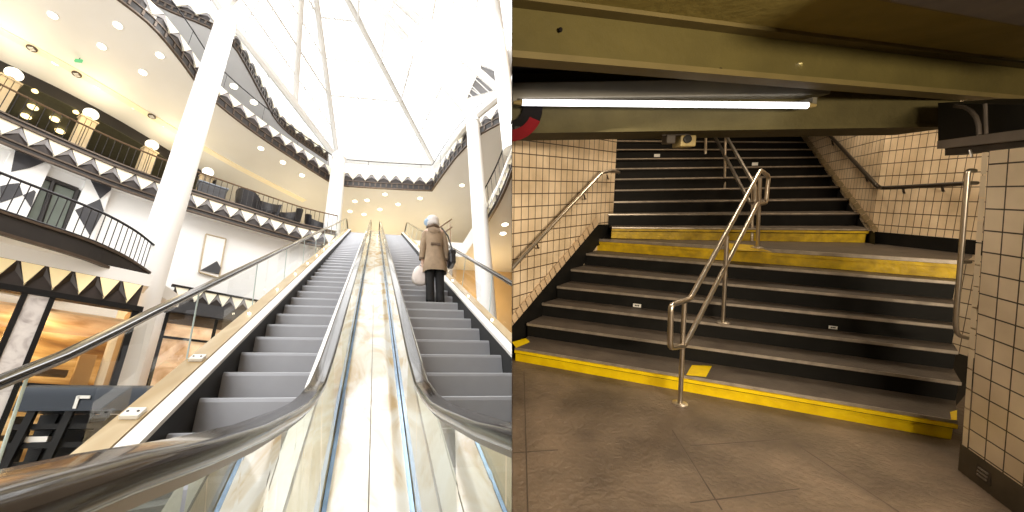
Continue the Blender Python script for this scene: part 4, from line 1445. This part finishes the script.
for i in range(nb_):
    f0, f1 = (i + .03) / nb_, (i + .97) / nb_
    a0, a1 = P0.lerp(P1_, f0), P0.lerp(P1_, f1)
    pr = [Vector((0, 0, 0)) - pn * .03, pd * .004 - pn * .010, pd * .014, pd * bw * .98]
    vs = [a0 + q + pn * .003 for q in pr] + [a1 + q + pn * .003 for q in pr]
    mb.add(vs, [(j, j + 1, j + 5, j + 4) for j in range(3)])
mb.build('bullnose_tiles', M['tileB'], pier, W, smooth=True)
MB().hexa([B0 + pn * .004, B0 + pd * ln + pn * .004, B0 + pd * ln - pn * .4, B0 - pn * .4], [P0 + pn * .004, q0 + pn * .004, q0 - pn * .4, P0 - pn * .4]).build('pier_base', M['dirtbase'], pier, W)
gv = B0 + pd * .17 + pn * .012 + Vector((0, 0, .09))
mb = MB().box(gv, (.09, .012, .075), pd, pn)
vg = mb.build('vent_grille', M['rust'], pier, W)
for kz in (-.02, 0, .02):
    MB().box(gv + pn * .008 + Vector((0, 0, kz)), (.06, .006, .008), pd, pn).build('grille_bar', M['ledge'], vg, W)

# ledge above the pier, black block for the unlit recess, and conduits
lp0 = B0 + pn * .05


def onp(x, y, o=0.): return onplane(dR(x, y), lp0 + pn * o, pn)


led = thing('ledge', 'grey painted metal ledge across the top of the tiled pier', 'ledge', onp(980, 150), W)
A0, A1, A2, A3 = onp(937, 141), onp(1040, 127), onp(1040, 138), onp(937, 149)
bk = -pn * .12
MB().hexa([A3, A2, A2 + bk, A3 + bk], [A0, A1, A1 + bk, A0 + bk]).build('ledge_face', M['ledge'], led, W)
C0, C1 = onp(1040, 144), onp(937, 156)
MB().hexa([C1 + bk * .3, C0 + bk * .3, C0 + bk, C1 + bk], [A3 + bk * .3, A2 + bk * .3, A2 + bk, A3 + bk]).build('ledge_shadow_gap', M['rust'], led, W)  # dark block stands in for the shade under the ledge
MB().tube([onp(970, 150, .02), onp(972, 157, .02)], .006, 6).build('hook', M['pipe'], led, W)
D0, D1, D2_, D3 = onp(938, 142, -.14), onp(1060, 127, -.14), onp(1060, 106, -.14), onp(938, 103, -.14)
MB().hexa([D0, D1, D1 - pn * .3, D0 - pn * .3], [D3, D2_, D2_ - pn * .3, D3 - pn * .3]).build('dark_recess', M['black'], led, W)  # solid black block, the darkness of the recess put into its colour
t = thing('conduit', 'curved dark conduit bending down to the ledge at the right', 'conduit', onp(978, 134, -.06), W)
MB().tube([onp(x, y, -.06) for x, y in ((955, 106), (964, 107), (971, 111), (976, 117), (978.5, 125), (979, 135))], .011, 8).build('bent_pipe', M['rust'], t, W, smooth=True)
MB().tube([onp(985, 104, -.08), onp(986, 134, -.08)], .009, 8).build('straight_pipe', M['rust'], t, W, smooth=True)

# ---- beams, lamp and ceiling -------------------------------------------------------------------------------------------------------------
def at(x, y, g):
    d = dR(x, y)
    return d * (g / d.y)


# lower beam over the stairs
g2 = 3.05
zb = (at(560, 134, g2).z + at(900, 127, g2).z) / 2
x0, x1 = at(505, 120, g2).x - .5, at(957, 120, g2).x
beam2 = thing('ceiling_beam', 'lower olive concrete beam behind the fluorescent tube', 'beam', (2, g2, zb), W)
MB().box(((x0 + x1) / 2, g2 + .2, zb + .25), (x1 - x0, .4, .5)).build('beam_body', M['olive2'], beam2, W)
MB().box(((x0 + x1) / 2, g2 - .005, zb + .012), (x1 - x0, .03, .024)).build('lower_arris', M['olive2'], beam2, W)
# near beam crossing above
bl, br_ = at(512, 60, 2.0), None
zbot = bl.z
d = dR(1024, 102)
br_ = d * (zbot / d.z)
bd = (br_ - bl).normalized()
bd = Vector((bd.x, bd.y, 0)).normalized()
bn = Vector((bd.y, -bd.x, 0))
s0, s1 = bl - bd * 1.0, br_ + bd * 2.0
ztop = onplane(dR(700, 29), bl, bn).z
beam1 = thing('ceiling_beam', 'near olive steel beam with a protruding lower flange crossing the ceiling', 'beam', (bl + br_) / 2, W)
Lb = (s1 - s0).length
cc = (s0 + s1) / 2
MB().box(Vector((cc.x, cc.y, (zbot + ztop) / 2 + .02)) - bn * .045, (Lb, .07, ztop - zbot - .02), bd, bn).build('web', M['olive'], beam1, W)
MB().box(Vector((cc.x, cc.y, zbot + .015)) - bn * .02, (Lb, .12, .03), bd, bn).build('lower_flange', M['olivelip'], beam1, W)
MB().box(Vector((cc.x, cc.y, ztop + .01)) + bn * .02, (Lb, .10, .02), bd, bn).build('upper_lip', M['olivelip'], beam1, W)
for i in range(3):
    q = onplane(dR((862, 560, 720)[i], (47, 30, 70)[i]), bl, bn)
    MB().lathe(q + bn * .002, [(.012, 0), (.010, .006)], 8, bn).build('rivet', M['signblack'], beam1, W)
structure(MB().prism([(-8, -4), (8, -4), (8, 3.6), (-8, 3.6)], ztop + .02, ztop + .2).build('ceiling_passage', M['oliveceil'], None, W))
gp = [bl - bd * .6 - bn * .08, br_ + bd * 1.5 - bn * .08]
structure(MB().prism([(gp[0].x, gp[0].y), (gp[1].x, gp[1].y), (7, 3.6), (-2, 3.6)], ztop + .0, ztop + .02).build('ceiling_gap', M['pblack'], None, W))  # black sheet paints the shade in the ceiling between the beams
# nearest downstand in the upper right corner
e0, e1 = onz(dR(895, 2), ztop - .14), onz(dR(1024, 26), ztop - .14)
ed = (e1 - e0).normalized()
en = Vector((ed.y, -ed.x, 0))
o = thing('ceiling_beam', 'dark beam corner at the top right, nearest of the three beams', 'beam', (e0 + e1) / 2, W)
q = (e0 + e1) / 2
q += ed * .45
lb3 = (e1 - e0).length + .95
MB().box(Vector((q.x, q.y, ztop - .06)) + en * .3, (lb3, .6, .16), ed, en).build('beam_body', M['rust'], o, W)
MB().box(Vector((q.x, q.y, ztop - .06)) - en * .02, (lb3, .04, .12), ed, en).build('beam_side', M['olivelip'], o, W)

# fluorescent lamp on the beam
g3 = 2.92
lampo = thing('fluorescent_lamp', 'long white fluorescent tube in a grey housing under the beam', 'ceiling light', at(660, 105, g3), W)
ha, hb, hcz, hd = at(505, 82, g3), at(760, 86, g3), at(505, 99, g3), at(760, 101, g3)
xa, xb = ha.x, at(830, 100, g3).x
MB().box(((xa + xb) / 2, g3 + .06, (ha.z + hcz.z) / 2), (xb - xa, .12, ha.z - hcz.z)).build('housing', M['greyhouse'], lampo, W, bevel=.008)
ta, tb = at(522, 102.5, g3 - .02), at(807, 105.5, g3 - .02)
MB().tube([ta, tb], .021, 12).build('tube', M['tube'], lampo, W, smooth=True)
for q, s in ((ta, -1), (tb, 1)):
    MB().tube([q, q + Vector((s * .06, 0, 0))], [.021, .010], 10).build('end_cap', M['camyellow'], lampo, W)
    MB().box(q + Vector((s * .05, .05, .03)), (.03, .1, .05)).build('socket', M['greyhouse'], lampo, W)

# round enamel sign cut by the frame
sc_ = at(511, 108.5, g2 - .03)
sg_ = thing('round_sign', 'round black and red ring sign at the left end of the lamp', 'sign', sc_, W)
ax_ = Vector((0, -1, 0))


def arc(name, m, r0, r1, a0, a1, o, n=28):
    mb = MB()
    vs, fs = [], []
    for i in range(n + 1):
        a = math.radians(a0 + (a1 - a0) * i / n)
        for r, yy in ((r0, o), (r1, o), (r1, o + .012), (r0, o + .012)):
            vs.append(sc_ + Vector((math.cos(a) * r, yy, math.sin(a) * r)))
    for i in range(n):
        for j in range(4):
            p, q = i * 4 + j, i * 4 + (j + 1) % 4
            fs.append((p, q, q + 4, p + 4))
    return mb.add(vs, fs).build(name, m, sg_, W)


px_ = g2 / F
arc('black_ring', M['signblack'], 11 * px_, 30 * px_, -195, 14, 0.)
arc('red_band', M['signred'], 19.5 * px_, 30.3 * px_, -150, -24, -.006)
MB().box(sc_ + Vector((0.05, .015, -.15)), (.04, .03, .05)).build('sign_bracket', M['rust'], sg_, W)

# small camera unit under the beam
cq = at(686, 141, g2 + .1)
cu = thing('security_camera', 'small yellowed camera box with a dark lens hanging under the beam', 'camera', cq, W)
MB().box(cq + Vector((.015, .05, 0)), (.12, .12, .085)).build('camera_body', M['camyellow'], cu, W, bevel=.01)
MB().lathe(cq + Vector((.0, -.012, .012)), [(.030, 0), (.030, .012), (.022, .014)], 16, (0, -1, 0)).build('lens', M['black'], cu, W)
MB().box(cq + Vector((-.10, .06, .02)), (.07, .08, .07)).build('junction_box', M['rust'], cu, W, bevel=.01)
MB().tube([cq + Vector((-.16, .05, .055)), cq + Vector((.06, .05, .06))], .010, 6).build('cable', M['rust'], cu, W)
MB().tube([cq + Vector((.02, .05, .03)), cq + Vector((.02, .05, .12))], .012, 6).build('stem', M['rust'], cu, W)

# ---- handrails --------------------------------------------------------------------------------------------------------------------------------
def rounded(pts, r=.06, n=5):
    pts = [Vector(p) for p in pts]
    out = [pts[0]]
    for a, b, c in zip(pts, pts[1:], pts[2:]):
        ra = min(r, (a - b).length * .45, (c - b).length * .45)
        p, q = b + (a - b).normalized() * ra, b + (c - b).normalized() * ra
        for i in range(n + 1):
            t_ = i / n
            out.append(p * (1 - t_) ** 2 + b * 2 * t_ * (1 - t_) + q * t_ * t_)
    out.append(pts[-1])
    return out


base1 = rz(680, 404, ZF)
base3 = rz(758, 248, ZL)
hd = (base3 - base1)
hd = Vector((hd.x, hd.y, 0)).normalized()
hn = Vector((hd.y, -hd.x, 0))


def onh(x, y): return onplane(dR(x, y), base1, hn)


cr = thing('handrail', 'double loop steel handrail standing in the middle of the lower flight', 'handrail', base1, W)
loop = [onh(x, y) for x, y in ((757, 204), (766, 203), (768.5, 176), (760.5, 170), (690, 299), (671, 305), (670, 348), (684, 346), (687, 341), (758, 203))]
MB().tube(rounded(loop, .05), .019, 10, caps=True).build('rail_loop', M['pipe'], cr, W, smooth=True)
for (xa_, ya_), (xb_, yb_) in (((684.5, 303), (680, 404)), ((727, 236), (723, 323)), ((760, 178), (757.5, 248))):
    a_, b_ = onh(xa_, ya_), onh(xb_, yb_)
    po = MB().tube([b_, Vector((b_.x, b_.y, a_.z)) * .0 + a_], .017, 10).build('post', M['pipe'], cr, W, smooth=True)
    MB().lathe(b_, [(.055, 0), (.055, .008), (.03, .016)], 16).build('base_flange', M['pipe'], po, W)
# rail of the upper flight
ub0 = rz(752, 241, ZL)
ub1 = UL[4].lerp(UR[4], .47)
ud = Vector((ub1.x - ub0.x, ub1.y - ub0.y, 0))
dq = dR(724.5, 190)
ub1 = dq * ((ub0.y + 1.15) / dq.y)
ud = Vector((ub1.x - ub0.x, ub1.y - ub0.y, 0)).normalized()
un = Vector((ud.y, -ud.x, 0))


def onu(x, y): return onplane(dR(x, y), ub0, un)


ur = thing('handrail', 'pair of steel rails rising over the middle of the upper flight', 'handrail', ub0, W)
MB().tube(rounded([onu(x, y) for x, y in ((714, 112), (725, 134), (751, 179), (755, 186), (755, 203), (750, 203), (715, 137), (702, 112))], .04), .020, 10).build('rail_loop', M['pipe'], ur, W, smooth=True)
for (xa_, ya_), (xb_, yb_) in (((752.5, 182), (752, 241)), ((725.5, 135), (724.5, 191)), ):
    MB().tube([onu(xb_, yb_), onu(xa_, ya_)], .016, 10).build('post', M['pipe'], ur, W, smooth=True)
MB().tube([at(705.5, 154, 6.0), at(706, 118, 6.0)], .018, 10).build('post', M['pipe'], ur, W, smooth=True)
# left wall rail
lr = thing('wall_handrail', 'steel handrail slanting up the left tiled wall', 'handrail', onwl(560, 222, .06), W)
rp_ = [onwl(x, y, .07) for x, y in ((500, 281), (512, 268), (602, 172.5), (613, 170.5))] + [onwl(619, 172.5, .07)]
MB().tube(rounded(rp_, .04), .020, 10).build('rail', M['pipe'], lr, W, smooth=True)
for x, y in ((537, 244), (584, 195), (607, 175)):
    MB().tube([onwl(x, y, .07), onwl(x + 1, y + 4, .05), onwl(x + 2, y + 4, -.02)], .009, 6).build('bracket', M['pipedark'], lr, W)
# right wall rail
rr = thing('wall_handrail', 'dark handrail following the right tiled wall down and along the landing', 'handrail', onb(905, 188, .06), W)
pts = [onr(820, 123, .07), onr(825, 130, .07), onr(877, 186, .07), onb(881, 188, .07), onb(905, 187, .07), onb(964, 183.5, .07)]
MB().tube(rounded(pts, .05), .020, 10).build('rail', M['pipedark'], rr, W, smooth=True)
for x, y, fn in ((832, 140, onr), (866, 176, onr), (903, 188, onb), (942, 186, onb)):
    MB().tube([fn(x, y, .07), fn(x + 1, y + 5, .05), fn(x + 2, y + 5, -.02)], .010, 6).build('bracket', M['pipedark'], rr, W)
# upright grab rail beside the pier
gr = thing('grab_rail', 'upright steel grab rail fixed beside the tiled pier', 'handrail', at(957, 330, 2.62), W)
MB().tube(rounded([at(x, y, 2.62) for x, y in ((975, 171), (968, 170), (955.5, 322), (957, 335), (968, 338))], .05), .0135, 10).build('rail', M['pipe'], gr, W, smooth=True)
for x, y in ((969, 183), (962, 262)):
    MB().tube([at(x - 1, y, 2.62), at(x + 8, y, 2.64)], .012, 8).build('bracket', M['pipedark'], gr, W)

# stickers on the risers
def riser_pt(a, b, x, y, o):
    d_ = (b - a)
    n = Vector((d_.y, -d_.x, 0)).normalized()
    if n.y > 0: n = -n
    return onplane(dR(x, y), a - n * .02 + n * o, n), Vector((d_.x, d_.y, 0)).normalized(), n


for x, y, i, flight, lb, w_ in ((637, 305.5, 3, 0, 'white sticker with a dark mark on a lower riser, left of the handrail', .075), (833, 327.5, 3, 0, 'white sticker with a dark mark on a lower riser, right of the handrail', .055),
                                (657, 155.5, 8, 1, 'small pale sticker on an upper riser, left one', .10), (755, 164, 7, 1, 'small pale sticker on an upper riser, right one', .10)):
    a, b = (LN[i], RN[i]) if flight == 0 else (UL[i - 1], UR[i - 1])
    c, e, n = riser_pt(a, b, x, y, .026)
    t = thing('sticker', lb, 'sticker', c, W, group='stickers on the stair risers')
    MB().box(c, (w_, .004, w_ * .48), e, n).build('paper', M['sticker'], t, W)
    if flight == 0:
        mb = MB()
        for k_ in (-1, 0, 1): mb.box(c + e * k_ * w_ * .2 + n * .003, (w_ * .15, .002, w_ * .2), e, n)
        mb.build('mark', M['black'], t, W)
# floor: seam lines
for a_, b_ in (((672, 430), (722, 510)), ((505, 453.5), (558, 450)), ((690, 503), (800, 489)), ((524, 372), (528, 520)), ((800, 447), (905, 516)), ((690, 446), (780, 440))):
    p, q = rz(*a_, ZF), rz(*b_, ZF)
    e = (q - p).normalized()
    n = Vector((-e.y, e.x, 0)) * .004
    structure(MB().prism([((p - n).x, (p - n).y), ((q - n).x, (q - n).y), ((q + n).x, (q + n).y), ((p + n).x, (p + n).y)], ZF, ZF + .0015).build('floor_joint', M['joint'], None, W))

# closed shell of the passage, out of sight, so that no daylight of the hall gets in
structure(MB().box((0, -3.9, 0), (17, .2, 6)).build('wall_back', M['shell'], None, W))
structure(MB().box((7.9, 4, 1), (.2, 18, 7)).build('wall_side', M['shell'], None, W))
structure(MB().box((2, 12.8, 2), (16, .2, 8)).build('wall_end', M['shell'], None, W))
structure(MB().box((2, 8, 4.0), (16, 10, .2)).build('ceiling_stairwell', M['shell'], None, W))
structure(MB().box((2, 3.5, 2.5), (16, .1, 3.2)).build('wall_above_beam', M['shell'], None, W))
structure(MB().box((2, 11, ZF - .1), (16, 5, .2)).build('floor_under_stairs', M['shell'], None, W))

# ------------------------------------------------------------------ added divider, keeps the hall's light out of the passage
PN = Vector((1.0, 0, -(512 - PX) / F)).normalized()      # camera axes
PNw = ML @ PN                                            # world
fwd = (ML @ Vector(((512 - PX) / F, 0, 1.0))).normalized()
upc = ML @ Vector((0, 1, 0))


def party(name, m, off):
    mb = MB()
    for a, b in ((.35, 45), (-8, -.35)):
        q = [PNw * off + fwd * x + upc * y for x, y in ((a, -20 if a > 0 else -8), (b, -20 if a > 0 else -8), (b, 40 if a > 0 else 12), (a, 40 if a > 0 else 12))]
        mb.quad(*q)
    for y0, y1 in ((.35, 40), (-20, -.35)):
        q = [PNw * off + fwd * x + upc * y for x, y in ((-.35, y0), (.35, y0), (.35, y1), (-.35, y1))]
        mb.quad(*q)
    return structure(mb.build(name, m))


party('party_wall_hall_side', M['partywall'], -.0002)
party('party_wall_passage_side', M['shell'], .0002)

# cut everything at the divider
bpy.context.view_layer.update()
for nm in [q.name for q in scene.objects]:
    o = bpy.data.objects.get(nm)
    if o is None: continue
    if o.type != 'MESH' or o.name.startswith('party_wall') or len(o.modifiers) and o.modifiers[0].type == 'SKIN':
        continue
    root = o
    while root.parent: root = root.parent
    side = 'R' if abs(root.matrix_world.to_3x3()[2][2]) < .99 else 'L'
    mw = o.matrix_world
    keep = -1 if side == 'L' else 1
    ds = [(mw @ v.co).dot(PNw) * keep for v in o.data.vertices]
    if min(ds) >= .0004: continue
    if max(ds) <= .001:
        for ch in list(o.children):
            bpy.data.objects.remove(ch)
        bpy.data.objects.remove(o)
        continue
    if o.data.users > 1: o.data = o.data.copy()
    inv = mw.inverted()
    co = inv @ (PNw * keep * .0005)
    no = (inv.to_3x3() @ (PNw * keep)).normalized()
    bm = bmesh.new()
    bm.from_mesh(o.data)
    bmesh.ops.bisect_plane(bm, geom=bm.verts[:] + bm.edges[:] + bm.faces[:], plane_co=co, plane_no=no, clear_inner=True)
    bm.to_mesh(o.data)
    bm.free()
for o in list(scene.objects):
    if o.type == 'EMPTY' and not o.children:
        bpy.data.objects.remove(o)

# ------------------------------------------------------------------ light
w = bpy.data.worlds.new('sky')
scene.world = w
w.use_nodes = True
bg = w.node_tree.nodes['Background']
bg.inputs['Color'].default_value = (1, .995, .98, 1)
bg.inputs['Strength'].default_value = 3.0


def light(kind, name, loc, energy, color=(1, 1, 1), size=1., wr='L', aim=None, size_y=None):
    l = bpy.data.lights.new(name, kind)
    l.energy = energy
    l.color = color
    if kind == 'AREA':
        l.size = size
        if size_y:
            l.shape = 'RECTANGLE'
            l.size_y = size_y
    elif kind in ('POINT', 'SPOT'):
        l.shadow_soft_size = size
    o = bpy.data.objects.new(name, l)
    COL.objects.link(o)
    o.location = ROT[wr] @ Vector(loc)
    if aim is not None:
        dirv = (ROT[wr] @ Vector(aim) - o.location).normalized()
        o.rotation_euler = dirv.to_track_quat('-Z', 'Y').to_euler()
    return o


WARM = (1, .78, .42)
for i, (x, y, z, e) in enumerate(((-12.3, 11.0, 11.6, 170), (-10.7, 13.2, 11.6, 170), (-8.9, 15.4, 11.6, 170), (-4.5, 19.5, 10.2, 150), (0, 23, 10.2, 300), (3.2, 21, 10.2, 150))):
    light('POINT', 'warm_ceiling_lamp', (x, y, z), e * .5, WARM, .8)
light('POINT', 'warm_balcony_lamp', (-7.0, 9.3, 3.3), 60, WARM, .2)
light('POINT', 'warm_shop_lamp', (-7.3, 10.0, 2.2), 45, WARM, .3)
light('POINT', 'warm_right_lamp', (5.2, 16.6, 6.0), 120, (1, .72, .34), .4)
light('AREA', 'daylight_through_roof', (-1.0, 8.5, 15.5), 1500, (1, .99, .97), 8.0, aim=(-2.2, 11.5, 0))
# passage: added fill behind the camera, unseen ceiling lamps, throw of the tube
light('AREA', 'passage_lamp_behind', (2.0, -1.4, .30), 240, (1, .83, .60), 1.6, 'R', aim=(2.3, 3.0, .1), size_y=.4)  # unseen fill at head height, added to brighten beams, tiles and yellow risers
light('AREA', 'passage_ceiling_lamp', (2.2, .6, ztop - .02), 22, (1, .80, .55), .9, 'R', aim=(2.4, 1.6, ZF), size_y=.25)
light('AREA', 'stairwell_ceiling_lamp', (3.9, 5.0, 2.3), 60, (1, .82, .58), 1.6, 'R', aim=(3.6, 4.6, ZL), size_y=.3)
light('AREA', 'tube_throw', (1.5, g3 - .12, at(660, 105, g3).z - .04), 14, (1, .86, .66), 1.5, 'R', aim=(1.9, 2.3, ZF), size_y=.08)

scene.view_settings.view_transform = 'Standard'
scene.view_settings.look = 'None'
scene.view_settings.exposure = 0.0
scene.view_settings.gamma = 1.0
scene.cycles.max_bounces = 10
scene.cycles.transparent_max_bounces = 24
scene.cycles.use_denoising = True
scene.cycles.caustics_reflective = False
scene.cycles.sample_clamp_indirect = 6.0
